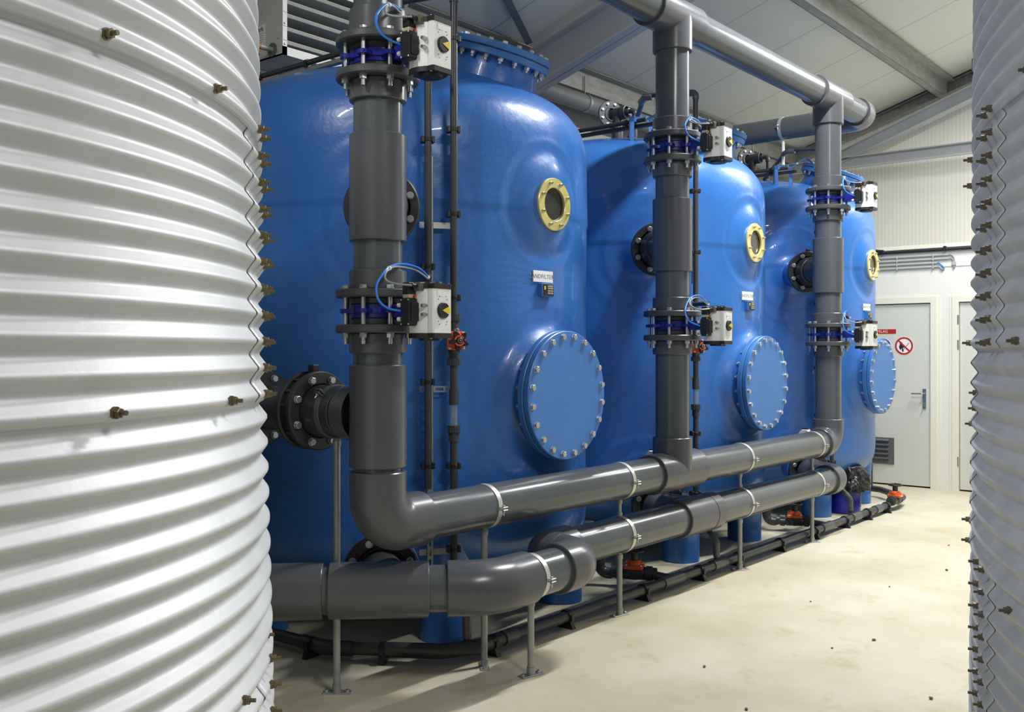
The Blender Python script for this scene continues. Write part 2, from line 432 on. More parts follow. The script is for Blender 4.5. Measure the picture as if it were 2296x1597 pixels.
# ------------------------------------------------------------------ roof steel
def ibeam(g, p0, p1, h, w, tw=.012, tf=.016, up=(0, 0, 1)):
    p0, p1 = Vector(p0), Vector(p1); m = frame(p0, p1 - p0, up); L = (p1 - p0).length   # x = up
    g.box(-h / 2, h / 2, -tw / 2, tw / 2, 0, L, m); g.box(h / 2 - tf, h / 2, -w / 2, w / 2, 0, L, m); g.box(-h / 2, -h / 2 + tf, -w / 2, w / 2, 0, L, m)
    return g
def beam(name, g, mt): return struct(g.obj(name, mt, smooth=False))
XF = 7.1
for s in (1,):
    g = ibeam(G(), (XF, 5.93, 4.02), (XF, .0, 4.02 + .32 * 5.93 - .06), 0.34, .19, .012, .018); beam('beam_1', g, 'beam_grey')
    g = ibeam(G(), (XF, -5.93, 4.02), (XF, .0, 4.02 + .32 * 5.93 - .06), 0.34, .19, .012, .018); beam('beam_2', g, 'beam_grey')
    g = ibeam(G(), (XF, 5.91, 0), (XF, 5.91, 3.86), .16, .16, .010, .012, (0, 1, 0)); beam('pillar_1', g, 'beam_grey')
    g = ibeam(G(), (.9, 5.91, 0), (.9, 5.91, 3.86), .16, .16, .010, .012, (0, 1, 0)); beam('pillar_2', g, 'beam_grey')
    g = ibeam(G(), (.9, 5.93, 4.02), (.9, .0, 4.02 + .32 * 5.93 - .06), 0.34, .19, .012, .018); beam('beam_3', g, 'beam_grey')
def purlin(name, y, zc, h=.20, w=.075):
    g = G(); t = .006
    m = frame((-4, y, zc), (1, 0, 0), (0, 0, 1)); L = XG + 4          # x = up, y = sideways
    g.box(-h / 2, h / 2, -t / 2, t / 2, 0, L, m); g.box(h / 2 - t, h / 2, 0, w, 0, L, m); g.box(-h / 2, -h / 2 + t, -w, 0, 0, L, m)
    g.box(-h / 2, -h / 2 + .02, -w, -w + t, 0, L, m)
    beam(name, g, 'beam_galv')
purlin('beam_4', 3.70, roof_z(3.70) - .115, .20, .10); purlin('beam_5', 1.5, roof_z(1.5) - .115)
purlin('beam_6', 5.74, roof_z(5.74) - .10, .20, .09)
purlin('beam_7', -1.5, roof_z(1.5) - .115); purlin('beam_8', -3.7, roof_z(3.7) - .115)
# gable edge rafter, parallel gable beam and level tie
g = ibeam(G(), (XG - .07, 6.0, roof_z(6.0) - .10), (XG - .07, 0, roof_z(0) - .10), .14, .12, .01, .012); beam('beam_9', g, 'beam_galv')
g = ibeam(G(), (13.05, 5.35, 4.03), (13.05, 0, 5.99), .17, .15, .01, .014); beam('beam_10', g, 'beam_grey')
g = G(); m = frame((13.0, 6.0, 4.075), (0, -1, 0), (0, 0, 1))
g.box(-.075, .075, -.006, 0, 0, 12, m); g.box(.063, .075, 0, .07, 0, 12, m); g.box(-.075, -.03, 0, .012, 0, 12, m); g.box(-.075, -.063, 0, .07, 0, 12, m)
beam('beam_11', g, 'beam_grey')
# flat wind brace under the roof
a = Vector((7.0, 5.56, 4.36)); b = Vector((6.32, 5.256, 4.50)); c = a + (b - a) * 3.4
g = G(); m = frame(a, c - a, (0, -.32, -1)); g.box(-.012, .0, -.032, .032, 0, (c - a).length, m); g.box(-.05, 0, -.032, -.026, 0, (c - a).length, m)
beam('beam_12', g, 'beam_blue')
# eave pipe with brackets
t = thing('eave_pipe', 'thick grey pipe running under the eave along the left wall', 'pipe', (8.0, 5.72, 4.07))
g = G(); g.cyl((-3.9, 5.72, 4.06), (XG - .1, 5.72, 4.06), .085, 28); g.obj('pipe', 'eave_pipe', t)
for x in (8.1, 9.9, 11.9):
    g = G(); g.ring((x - .02, 5.72, 4.06), (1, 0, 0), .085, .093, .04, 28, .001); g.cyl((x, 5.72, 4.14), (x, 5.72, 4.33), .007, 8); g.obj('hanger', 'steel', t)

# ------------------------------------------------------------------ corrugated silos
def silo(cx, cy, R0, z0, P, A, taper, mt, boltme, seam, outer_end, label):
    root = thing('corrugated_silo', label, 'silo', (cx, cy, 0))
    H = 10 * P
    zs = [z0 + k * H for k in range(-3, 5) if .02 < z0 + k * H < 3.2]
    zs = [0.0] + zs
    def rad(z): return R0 + taper * (1.57 - z) + A * (math.cos(2 * PI * (z - z0) / P) + .10 * math.cos(6 * PI * (z - z0) / P)) / 1.06
    for c in range(len(zs) - 1):
        za = zs[c] - (.022 if c else 0); zb = zs[c + 1] + .022
        nz = max(8, int((zb - za) / (P / 12)))
        zk = [za + (zb - za) * i / nz for i in range(nz + 1)]
        for j in range(3):
            if outer_end: a1 = R_(seam[c % len(seam)] + j * 120); a0 = a1 - R_(123.0)
            else: a0 = R_(seam[c % len(seam)] + j * 120); a1 = a0 + R_(123.0)
            na = 96 if R0 < 2 else 200; vs = []; fs = []
            for z in zk:
                oz = .0036 * (zb - z) / (zb - za)
                for i in range(na + 1):
                    f = i / na
                    r = rad(z) + oz + .0042 * (f if outer_end else 1 - f)
                    a = a0 + (a1 - a0) * f
                    vs.append((cx + r * math.cos(a), cy + r * math.sin(a), z))
            w = na + 1
            for q in range(nz):
                for i in range(na): fs.append((q * w + i, q * w + i + 1, (q + 1) * w + i + 1, (q + 1) * w + i))
            g = G(); g.add(vs, fs); o = g.obj('sheet', mt, root, angle=60)
            sm = o.modifiers.new('thickness', 'SOLIDIFY'); sm.thickness = .0016; sm.offset = -1
    def put(ang, z, extra=.0065):
        a = R_(ang); r = rad(z) + extra
        inst('bolt', boltme, root, frame((cx + r * math.cos(a), cy + r * math.sin(a), z), (math.cos(a), math.sin(a), 0), (0, 0, 1)) @ Matrix.Rotation(random.uniform(0, 1), 4, 'Z'))
    return root, put, zs

PL = .0745
r, put, zs = silo(.416, 3.449, 1.70, 1.4465, PL, .0115, .022, 'galv', SILO_A, [-45.8, 14], False,
                  'big bright corrugated metal silo filling the left side of the photo')
for k in range(11):
    z = 1.4465 + k * PL
    put(-42.2, z); put(-38.8, z - .004)
for k in range(9):
    z = .7015 - k * PL
    put(-42.2, z); put(-38.8, z + PL / 2)
for a, z in ((-70.6, 2.1915), (-56.6, 2.1915), (-70.4, 1.4465), (-54.8, 1.4465), (-53.2, .7015), (-84, 1.4465), (-84, 2.1915), (-68, .7015), (-25, 1.4465), (-22, .7015)): put(a, z)
r, put, zs = silo(4.76, -2.096, 3.20, 1.597, PL, .0115, .004, 'galv_old', SILO_B, [60, 114.6, 105.2, 116.6], True,
                  'dull grey corrugated metal silo at the right edge of the photo')
for k in range(11):
    z = 1.597 + k * PL
    put(115.2, z); put(113.7, z - .003)
for k in range(10):
    z = .852 - k * PL
    put(113.3, z - .006); put(111.6, z)
for z in (1.405, 1.345, 1.285): put(102.6, z)
for a, z in ((120.3, 1.597), (104.6, 1.597), (120.6, 2.38), (106.5, 2.342 - PL), (104.4, 2.19), (118.8, .79), (104.4, .93), (104.4, .852), (126, 1.597), (128, .852)): put(a, z)

# ------------------------------------------------------------------ sand filter tanks
WALL_R = 1.21
PROF = [(0, .16), (.35, .175), (.7, .22), (.95, .29), (1.10, .375), (1.18, .47), (1.21, .60), (1.21, .9), (1.21, 1.6), (1.21, 2.3), (1.21, 2.6), (1.208, 2.74), (1.195, 2.85), (1.155, 2.955), (1.065, 3.06), (.90, 3.15), (.62, 3.235), (.31, 3.28), (0, 3.29)]
def sst(x, a, b):
    t = max(0, min(1, (x - a) / (b - a))); return t * t * (3 - 2 * t)
def tank_surface(th, z):
    """extra radius of the laminate at angle th, height z"""
    d = 0.0
    def rho(a, zc):
        da = (th - R_(a) + PI) % (2 * PI) - PI
        return math.hypot(1.21 * da, z - zc)
    q = rho(-90, 2.392)
    d += .030 * (1 - sst(q, .14, .33)) + .005 * (1 - sst(q, .36, .39)) - .010 * math.exp(-((q - .30) / .05) ** 2)
    q = rho(-90, 1.317)
    d += .07 * (1 - sst(q, .30, .46)) ** 2 + .004 * (1 - sst(q, .52, .55))
    for zc in (2.26, .50):
        q = rho(-136.8, zc)
        d += .05 * (1 - sst(q, .09, .24)) ** 2 + .006 * (1 - sst(q, .31, .335)) * sst(z, .5, .7) + .004 * (1 - sst(q, .44, .46)) * sst(z, .5, .7)
    d += .007 * sst(z, 2.335, 2.355) * (1 - sst(z, 2.9, 3.1))
    d += .003 * math.sin(z * 7.1 + 2 * math.sin(th * 2)) * sst(z, .7, .9) * (1 - sst(z, 2.7, 2.9))
    return d
def tank_shell(cx, cy):
    P = smooth_path([(a, 0, b) for a, b in PROF], 8)
    prof = []
    for p in P:
        if prof and (p - prof[-1]).length < 1e-5: continue
        prof.append(p)
    # refine long wall spans
    fine = [prof[0]]
    for p in prof[1:]:
        n = max(1, int((p - fine[-1]).length / .016)); q = fine[-1].copy()
        for k in range(1, n + 1): fine.append(q.lerp(p, k / n))
    nt = 340; vs = []; fs = []; rows = []
    for p in fine:
        if p.x < 1e-4:
            rows.append([len(vs)] * nt); vs.append((cx, cy, p.z)); continue
        rows.append(list(range(len(vs), len(vs) + nt)))
        for i in range(nt):
            th = 2 * PI * i / nt; r = p.x + (tank_surface(th, p.z) if p.x > .8 else 0)
            vs.append((cx + r * math.cos(th), cy + r * math.sin(th), p.z))
    for j in range(len(rows) - 1):
        for i in range(nt):
            q = [rows[j][i], rows[j][(i + 1) % nt], rows[j + 1][(i + 1) % nt], rows[j + 1][i]]
            q = [t for n, t in enumerate(q) if t not in q[:n]]
            if len(q) > 2:
                mx = sum(vs[t][0] for t in q) / len(q) - cx; mz_ = sum(vs[t][2] for t in q) / len(q)
                my = sum(vs[t][1] for t in q) / len(q) - cy
                if my < 0 and math.hypot(mx, mz_ - 2.392) < .105: continue
                fs.append(tuple(q))
    return G().add(vs, fs)
def make_tank():
    cx, cy = XC0, YC
    t = thing('sand_filter_tank', 'nearest of the three blue filter tanks, lettered ZANDFILTER 3', 'filter tank', (cx, cy, 0), 'blue sand filter tanks in a row')
    shell = tank_shell(cx, cy).obj('vessel', 'frp', t, angle=60)
    for k in range(6):
        a = R_(-120 + 60 * k); x, y = cx + 1.05 * math.cos(a), cy + 1.05 * math.sin(a)
        g = G(); g.lathe([(.138, 0), (.138, .30), (.15, .46), (.17, .62)], Matrix.Translation((x, y, 0)), 36); g.obj('leg', 'frp', t)
    # side manhole: neck, flange, cover, bolts
    mz = 1.317; m = frame((cx, cy, mz), (0, -1, 0), (1, 0, 0))
    g = G(); g.lathe([(.37, 1.10), (.335, 1.165), (.328, 1.20), (.328, 1.285)], m, 56); g.obj('manhole_neck', 'frp', t)
    g = G(); g.lathe([(.30, 1.283), (.358, 1.283), (.362, 1.287), (.362, 1.316), (.358, 1.320), (.30, 1.320)], m, 72); fl = g.obj('manhole_flange', 'frp_flange', t)
    g = G(); g.lathe([(.0, 1.323), (.356, 1.323), (.360, 1.327), (.360, 1.353), (.356, 1.357), (.30, 1.358), (.24, 1.357), (0, 1.359)], m, 72); cv = g.obj('manhole_cover', 'frp_flange', t)
    g = G(); g.lathe([(0, 1.320), (.352, 1.320), (.352, 1.323), (0, 1.323)], m, 60); g.obj('gasket', 'black_soft', t)
    for k in range(20):
        a = R_(9 + 18 * k); q = Vector((.329 * math.cos(a), .329 * math.sin(a), 1.357))
        inst('bolt', HEAD, t, m @ Matrix.Translation(q) @ Matrix.Rotation(random.uniform(0, 1), 4, 'Z'))
        q.z = 1.283
        inst('nut', NUT, t, m @ Matrix.Translation(q) @ Matrix.Rotation(PI, 4, 'X') @ Matrix.Rotation(random.uniform(0, 1), 4, 'Z'))
    # sight glass
    m = frame((cx, cy, 2.392), (0, -1, 0), (1, 0, 0)); z0 = 1.250
    g = G(); g.lathe([(.092, z0 - .06), (.092, z0 - .001), (.150, z0 - .001), (.157, z0 - .008), (.170, z0 - .03)], m, 56); g.obj('sight_glass_pad', 'frp', t)
    g = G(); g.lathe([(.094, z0 - .01), (.094, z0 + .014), (.096, z0 + .016), (.146, z0 + .016), (.149, z0 + .013), (.149, z0 + .001), (.094, z0 + .001)], m, 64); sg = g.obj('sight_glass_ring', 'brass', t)
    g = G(); g.lathe([(.0, z0 - .004), (.095, z0 - .004)], m, 48); g.obj('glass', 'glass', sg)
    g = G(); g.lathe([(.094, z0 + .002), (.086, z0 - .002), (.086, z0 - .006)], m, 48); g.obj('gasket', 'black', sg)
    g = G(); g.lathe([(.091, z0 - .008), (.091, z0 - .075), (0, z0 - .075)], m, 48); g.obj('sight_glass_recess', 'void', t)
    for k in range(8):
        a = R_(22.5 + 45 * k); inst('nut', GLASSNUT, sg, m @ Matrix.Translation((.124 * math.cos(a), .124 * math.sin(a), z0 + .016)))
    # top manhole on the shoulder of the dome
    n = Vector((.05, -.345, 1)).normalized(); c = Vector((cx + .01, cy - .85, 3.315)); m = frame(c, n, (1, 0, 0))
    g = G(); g.lathe([(.285, -.34), (.262, -.14), (.252, -.10), (.252, -.038)], m, 48); g.obj('top_manhole_neck', 'frp', t)
    g = G(); g.lathe([(.22, -.040), (.300, -.040), (.304, -.036), (.304, -.006), (.300, -.002), (.22, -.002)], m, 64); g.obj('top_manhole_flange', 'frp_flange', t)
    g = G(); g.lathe([(0, .003), (.301, .003), (.305, .007), (.305, .036), (.301, .040), (.245, .041), (.22, .047), (.14, .062), (0, .070)], m, 64); g.obj('top_manhole_cover', 'frp_flange', t)
    g = G(); g.lathe([(0, -.002), (.296, -.002), (.296, .003), (0, .003)], m, 48); g.obj('gasket', 'black_soft', t)
    for k in range(20):
        a = R_(9 + 18 * k); q = Vector((.272 * math.cos(a), .272 * math.sin(a), .040))
        inst('bolt', HEAD_S, t, m @ Matrix.Translation(q) @ Matrix.Rotation(random.uniform(0, 1), 4, 'Z'))
        q.z = -.040
        inst('nut', NUT, t, m @ Matrix.Translation(q) @ Matrix.Rotation(PI, 4, 'X') @ Matrix.Rotation(random.uniform(0, 1), 4, 'Z'))
    # radial nozzles with blue counter flanges
    rd = Vector((math.cos(R_(-136.8)), math.sin(R_(-136.8)), 0))
    for z in (2.26, .50):
        o = Vector((cx, cy, z)); m = frame(o, rd, (0, 0, 1))
        r0 = 1.15 if z > 1 else .95
        g = G(); g.lathe([(.135, r0), (.118, r0 + .10), (.112, 1.545)], m, 40); g.obj('nozzle', 'frp', t)
        g = G(); g.lathe([(.10, 1.545), (.176, 1.545), (.18, 1.549), (.18, 1.574), (.176, 1.578), (.10, 1.578)], m, 48); g.obj('nozzle_flange', 'frp_flange', t)
    # name plate and type plate holder
    m = frame((cx - .075, cy - 1.2185, 1.984), (-.06, -1, 0), (0, 0, 1)); m = m @ Matrix.Rotation(PI / 2, 4, 'Z')
    return t
def plate_axes(cx, dx):
    """frame on the tank front: x right, y up, z out"""
    z = Vector((dx / 1.21, -1, 0)).normalized(); x = Vector((0, 0, 1)).cross(z) * 1.0
    return z, x
tank = make_tank()
def name_plate(tk, cx, body):
    ang = R_(-92.2); rr = 1.216
    z = Vector((math.cos(ang), math.sin(ang), 0)); y = Vector((0, 0, 1)); x = y.cross(z)
    o = Vector((cx, YC, 1.984)) + z * rr
    m = Matrix((x, y, z)).transposed().to_4x4(); m.translation = o
    g = G(); g.box(-.085, .085, -.032, .032, -.004, .003, m); p = g.obj('name_plate', 'label_white', tk, smooth=False); p['label'] = 'white name plate reading ' + body
    g = text_g(body, .034, m @ Matrix.Translation((0, -.001, .0035)), spacing=1.12); g.obj('lettering', 'ink', p, smooth=False)
    m2 = m @ Matrix.Translation((.012, -.075, 0))
    g = G(); g.bbox(-.052, .056, -.038, .036, -.01, .028, .003, m2); h = g.obj('type_plate_holder', 'frp_flange', tk, smooth=False)
    g = G(); g.box(-.044, .048, -.033, .031, .028, .0295, m2); tp = g.obj('type_plate', 'plate_black', h, smooth=False)
    g = G()
    for (a, b, c, d) in ((-.004, .042, .016, .026), (-.004, .042, .004, .013), (-.004, .018, -.010, -.001), (.022, .042, -.010, -.001), (-.004, .018, -.024, -.014), (.022, .042, -.024, -.014)):
        g.box(a, b, c, d, .0295, .0302, m2)
    g.obj('plate_field', 'plate_grey', h, smooth=False)
    g = G(); g.box(-.034, -.022, .000, .020, .0295, .0302, m2); g.obj('plate_emblem', 'yellow', h, smooth=False)
tanks = [tank]
for i in (1, 2):
    tanks.append(copy_tree(tank, (DX * i, 0, 0), ['', 'middle of the three blue filter tanks, lettered ZANDFILTER 2', 'farthest of the three blue filter tanks, lettered ZANDFILTER 1'][i]))
for i in range(3): name_plate(tanks[i], XC0 + DX * i, 'ZANDFILTER %d' % (3 - i))

# ------------------------------------------------------------------ butterfly valves with pneumatic actuators
def lug_poly(n=96):
    out = []
    for i in range(n):
        a = 2 * PI * i / n
        d = min(abs((a - R_(22.5 + 45 * k) + PI) % (2 * PI) - PI) for k in range(8))
        r = .128 + .042 * (1 - sst(d, .10, .24))
        out.append((r * math.cos(a), r * math.sin(a)))
    return out
def make_valve(label):
    """local origin: valve centre on the pipe axis; actuator stands out along -Y"""
    t = thing('actuated_butterfly_valve', label, 'valve', (0, 0, 0), 'valves with white actuators on the risers')
    g = G(); g.lathe([(.095, -.030), (.119, -.030), (.121, -.028), (.121, .028), (.119, .030), (.095, .030)], None, 48)
    g.prism(lug_poly(), -.009, .009)
    m = frame((0, -.10, 0), (0, -1, 0), (1, 0, 0)); g.prism([(-.045, -.028), (.045, -.028), (.05, 0), (.045, .028), (-.045, .028), (-.05, 0)], 0, .145, m)
    g.bbox(-.05, .05, -.252, -.236, -.05, .05, .004)
    g.obj('valve_body', 'valve_blue', t, world=False)
    g = G()
    for k in range(2): g.hexa(.019, 0, .012, frame((-.062, -.236, .034 - .068 * k), (0, 1, 0)))
    stud = G(); stud.cyl((0, 0, -.142), (0, 0, .098), .0098, 16); stud.cyl((0, 0, .0945), (0, 0, .098), .0185, 20); stud.hexa(.030, .098, .112)
    stud.cyl((0, 0, -.098), (0, 0, -.0945), .0185, 20); stud.hexa(.030, -.115, -.098, Matrix.Identity(4))
    sm = stud.mesh('stud_bolt'); sm.materials.append(M['bolt'])
    for k in range(8):
        a = R_(22.5 + 45 * k); inst('stud_bolt', sm, t, Matrix.Translation((.1475 * math.cos(a), .1475 * math.sin(a), 0)) @ Matrix.Rotation(.3 * k, 4, 'Z'))
    # actuator: extruded body, two end caps
    half = [(.050, -.392), (.056, -.386), (.057, -.366), (.053, -.362), (.058, -.356), (.072, -.322), (.073, -.295), (.064, -.262), (.05, -.250)]
    poly = half + [(-x, y) for x, y in reversed(half)]
    poly = poly[::-1]
    g = G(); g.prism(poly, -.098, .086); ab = g.obj('actuator_body', 'white', t, world=False, angle=22)
    for s, z0, z1 in ((1, .086, .107), (-1, -.119, -.098)):
        big = [(x * 1.04, -.322 + (y + .322) * 1.04) for x, y in poly]
        g = G(); g.prism(big, z0, z1)
        e = z1 if s > 0 else z0
        g.lathe([(.050, 0), (.048, .010 * 1), (.0, .011)], frame((0, -.322, e), (0, 0, s)), 32)
        cp = g.obj('end_cap', 'black', t, world=False, angle=30)
        for sx, yy in ((-1, -.376), (1, -.376), (-1, -.265), (1, -.265)):
            inst('screw', SMALL, cp, frame((sx * .052, yy, e), (0, 0, s)) @ Matrix.Scale(1.3, 4))
    g = G(); g.lathe([(.0, .012), (.030, .012), (.033, .009), (.033, 0)], frame((0, -.392, -.004), (0, -1, 0)), 36); ind = g.obj('position_indicator', 'black', t, world=False)
    g = G(); mi = frame((0, -.404, -.004), (0, -1, 0), (1, 0, 0))   # x right, y up
    tri = [(-.014, 0)] + [(.031 * math.cos(R_(a)), .031 * math.sin(R_(a))) for a in (-34, -22, -10, 0, 10, 22, 34)]
    mi = Matrix(((1, 0, 0, 0), (0, 0, -1, -.404), (0, 1, 0, -.004), (0, 0, 0, 1)))
    g.prism(tri, 0, .0012, mi); g.obj('pointer', 'yellow', ind, world=False, smooth=False)
    g = G()
    for sx in (-1, 1):
        for sz in (-1, 1):
            for k in range(2):
                g.cyl((sx * (.026 - .006 * k), -.3915, -.004 + sz * (.058 + .012 * k - .012)), (sx * (.026 - .006 * k), -.3935, -.004 + sz * (.058 + .012 * k - .012)), .002, 8)
    g.obj('screw_hole', 'black_soft', ab, world=False)
    g = G(); g.box(-.030, .002, -.3935, -.391, .055, .078); lb = g.obj('tag_label', 'label_white', t, world=False, smooth=False)
    for dz in (.015, -.022):
        g = G(); g.cyl((-.050, -.352, dz), (-.066, -.352, dz), .008, 14); g.hexa(.016, .016, .026, frame((-.050, -.352, dz), (-1, 0, 0))); g.cyl((-.075, -.352, dz), (-.083, -.352, dz), .0075, 14)
        g.obj('air_fitting', 'chrome', t, world=False)
    # solenoid pilot valve on the near side of the actuator
    g = G(); g.bbox(-.118, -.068, -.316, -.262, -.068, .046, .006); g.bbox(-.112, -.066, -.324, -.316, -.05, .03, .004)
    so = g.obj('solenoid_valve', 'black', t, world=False, smooth=False)
    for yy in (-.31, -.268):
        for zz in (-.061, .039): inst('screw', SMALL, so, frame((-.118, yy, zz), (-1, 0, 0)))
    g = G(); g.cyl((-.112, -.259, .018), (-.112, -.244, .018), .009, 14); g.cyl((-.112, -.259, -.04), (-.112, -.244, -.04), .009, 14); g.obj('silencer', 'tie', so, world=False)
    g = G(); g.bbox(-.112, -.072, -.308, -.270, .046, .062, .002); pb = g.obj('pilot_base', 'beige', t, world=False, smooth=False)
    g = G(); g.lathe([(.006, 0), (.006, .006), (0, .007)], frame((-.085, -.308, .054), (0, -1, 0)), 14); g.obj('manual_button', 'red', pb, world=False)
    g = G(); g.bbox(-.114, -.07, -.308, -.268, .062, .112, .004); co = g.obj('coil', 'black', t, world=False, smooth=False)
    g = G(); g.bbox(-.086, -.052, -.345, -.305, .076, .112, .003); g.obj('connector', 'connector', t, world=False, smooth=False)
    g = G(); g.cyl((-.088, -.325, .096), (-.112, -.325, .098), .0095, 14, .008); g.obj('cable_gland', 'black', t, world=False)
    return t
UPZ = [2.840, 2.855, 2.835]; LOZ = [1.738, 1.724, 1.700]
RN = ['nearest', 'middle', 'farthest']
valve = make_valve('')
allv = []
for i in range(3):
    for zz, w in ((UPZ[i], 'upper'), (LOZ[i], 'lower')):
        lab = '%s white actuator and blue valve body on the %s grey riser' % (w, RN[i])
        if not allv: valve.location = (XR[i], YR, zz); valve['label'] = lab; allv.append(valve)
        else: allv.append(copy_tree(valve, Vector((XR[i], YR, zz)) - Vector(valve.location), lab))
BLUE2 = [(0.218, -0.074, 0.201), (-0.041, -0.153, 0.173), (-0.167, -0.189, 0.106), (-0.192, -0.206, 0.056), (-0.174, -0.227, 0.018), (-0.122, -0.265, -0.006)]
GREY2 = [(0.214, -0.069, 0.189), (-0.029, -0.152, 0.162), (-0.123, -0.195, 0.13), (-0.16, -0.244, 0.105), (-0.16, -0.292, 0.093), (-0.11, -0.325, 0.098)]
def valve_hoses(v, first):
    """blue air hose and grey cable looping from the conduit end to the solenoid valve; local to the valve"""
    E = (.451, .133, .188) if first else (.435, -.021, .158)
    mid = [(.317, .06, .215), (.06, -.099, .209), (-.119, -.196, .177)] if first else [(.308, -.045, .206), (.122, -.108, .182), (.009, -.152, .114)]
    blue = [E] + mid + [(-.203, -.221, .115), (-.222, -.229, .068), (-.212, -.241, .027), (-.175, -.255, .002), (-.122, -.265, -.006)]
    if not first: blue = [E] + BLUE2
    g = G(); g.tube(smooth_path(blue), .0048, 10); g.obj('air_hose', 'hose', v, world=False)
    e2 = (E[0] - .006, E[1], E[2] - .008)
    m2 = [(.27, .041, .204), (-.028, -.149, .189), (-.125, -.20, .168)] if first else [(.35, -.06, .20), (.19, -.15, .203), (.02, -.205, .172)]
    c = [(-.160, -.215, .141), (-.158, -.225, .118)] if first else [(-.045, -.235, .140), (-.06, -.25, .116)]
    grey = [e2] + m2 + c + [(-.142, -.265, .104), (-.125, -.30, .10), (-.110, -.325, .098)]
    if not first: grey = [e2] + GREY2
    g = G(); g.tube(smooth_path(grey), .0044, 10); g.obj('control_cable', 'cable', v, world=False)
    if not first: mid = [(0, 0, 0), BLUE2[0], BLUE2[1]]
    k = Vector(mid[2]); d = (Vector(mid[2]) - Vector(mid[1])).normalized()
    g = G(); g.tube([k - d * .006 + Vector((0, 0, -.004)), k + d * .006 + Vector((0, 0, -.004))], .010, 10); q = Vector(E); g.tube([q + Vector((.0, 0, -.004)), q + Vector((-.012, -.004, -.002))], .010, 10)
    g.obj('cable_tie', 'tie', v, world=False)
for k, v in enumerate(allv): valve_hoses(v, k < 2)

# ------------------------------------------------------------------ grey PVC pipework
PR = .107; SR = .1255
def pipe_g(p0, p1, r=PR, seg=48): return G().cyl(p0, p1, r, seg)
def sleeve_g(g, p0, p1, r=SR, ri=PR - .001, ch=.004):
    p0, p1 = Vector(p0), Vector(p1); L = (p1 - p0).length
    return g.lathe([(ri, 0), (r - ch, 0), (r, ch), (r, L - ch), (r - ch, L), (ri, L), (ri, 0)], frame(p0, p1 - p0), 56)
def flange_g(o, d, h=.036, r=.183, ri=PR):
    return G().ring(o, d, ri, r, h, 64, .006)
def riser_lower_flange(t, x, z):      # pipe side under a valve: loose flange, collar, socket
    flange_g((x, YR, z - .0945), (0, 0, 1)).obj('loose_flange', 'flange', t)
    g = sleeve_g(G(), (x, YR, z - .0585), (x, YR, z - .031), .122); g.obj('stub_collar', 'pvc_dark', t)
    g = sleeve_g(G(), (x, YR, z - .183), (x, YR, z - .096)); g.obj('socket', 'pvc_fit', t)
def riser_upper_flange(t, x, z, top=.180):
    flange_g((x, YR, z + .0585), (0, 0, 1)).obj('loose_flange', 'flange', t)
    g = sleeve_g(G(), (x, YR, z + .031), (x, YR, z + .0585), .122); g.obj('stub_collar', 'pvc_dark', t)
    g = sleeve_g(G(), (x, YR, z + .096), (x, YR, z + top)); g.obj('socket', 'pvc_fit', t)
def tee_saddle(g, c, d, r=SR, L=.12):
    """branch of a tee from axis point c along d"""
    c = Vector(c); d = Vector(d).normalized()
    return g.lathe([(r, 0), (r, L - .004), (r - .004, L), (PR - .001, L)], frame(c, d), 56)
def elbow_g(g, pts, rad, r=SR):
    P = bend(pts, rad, 14)
    g.tube(P, r, 48, caps=False)
    for a, b in ((P[0], P[1]), (P[-1], P[-2])):
        d = (a - b).normalized(); g.lathe([(r, 0), (r - .004, .004), (PR - .001, .004)], frame(a, d), 48)
    return g

# upper bottom header with the lower riser legs
t = thing('collecting_header', 'upper long grey pipe low before the tanks, elbowed up into the risers at both ends', 'pipe', (XR[0], YR, 0))
g = elbow_g(G(), [(XR[0], YR, 1.034), (XR[0], YR, ZU), (XR[0] + .255, YR, ZU)], .135); g.obj('elbow', 'pvc_fit', t)
g = elbow_g(G(), [(XR[2], YR, .988), (XR[2], YR, ZU), (XR[2] - .20, YR, ZU)], .135); g.obj('elbow', 'pvc_fit', t)
pipe_g((XR[0] + .2, YR, ZU), (XR[2] - .16, YR, ZU)).obj('pipe', 'pvc', t)
g = sleeve_g(G(), (XR[1] - .27, YR, ZU), (XR[1] + .27, YR, ZU)); tee_saddle(g, (XR[1], YR, ZU), (0, 0, 1), SR, 1.0135 - ZU); g.obj('tee', 'pvc_fit', t)
for i in range(3):
    b = [1.0, .98, .95][i]
    pipe_g((XR[i], YR, b), (XR[i], YR, LOZ[i] - .032)).obj('riser_leg', 'pvc', t)
    riser_lower_flange(t, XR[i], LOZ[i])
g = sleeve_g(G(), (XR[0], YR, 1.056), (XR[0], YR, 1.505)); g.obj('tee', 'pvc_fit', t)
# branch from the nearest riser back between silo and tank
t = thing('backwash_branch', 'dark grey flanged pipe running back from the nearest riser behind the left silo', 'pipe', (XR[0], 3.6, 1.287))
bx, bz = XR[0], 1.287
g = G().lathe([(SR, .10), (SR - .002, .19), (PR - .001, .192)], frame((bx, YR, bz), (0, 1, 0)), 48); g.obj('branch_socket', 'pvc_fit', t)
pipe_g((bx, YR + .13, bz), (bx, 5.3, bz)).obj('pipe', 'pvc_dark', t)
g = sleeve_g(G(), (bx, 3.405, bz), (bx, 3.60, bz), .121); g.obj('socket', 'pvc_dark', t)
g = G().ring((bx, 3.585, bz), (0, 1, 0), .128, .184, .032, 60, .006); f1 = g.obj('loose_flange', 'flange_black', t)
g = G().ring((bx, 3.665, bz), (0, 1, 0), .128, .184, .032, 60, .006); g.obj('loose_flange', 'flange_black', t)
g = G().ring((bx, 3.617, bz), (0, 1, 0), .09, .168, .048, 60, .003); g.bbox(bx - .02, bx + .02, 3.62, 3.66, bz + .15, bz + .215, .004); g.obj('wafer_body', 'black_soft', t)
g = G()
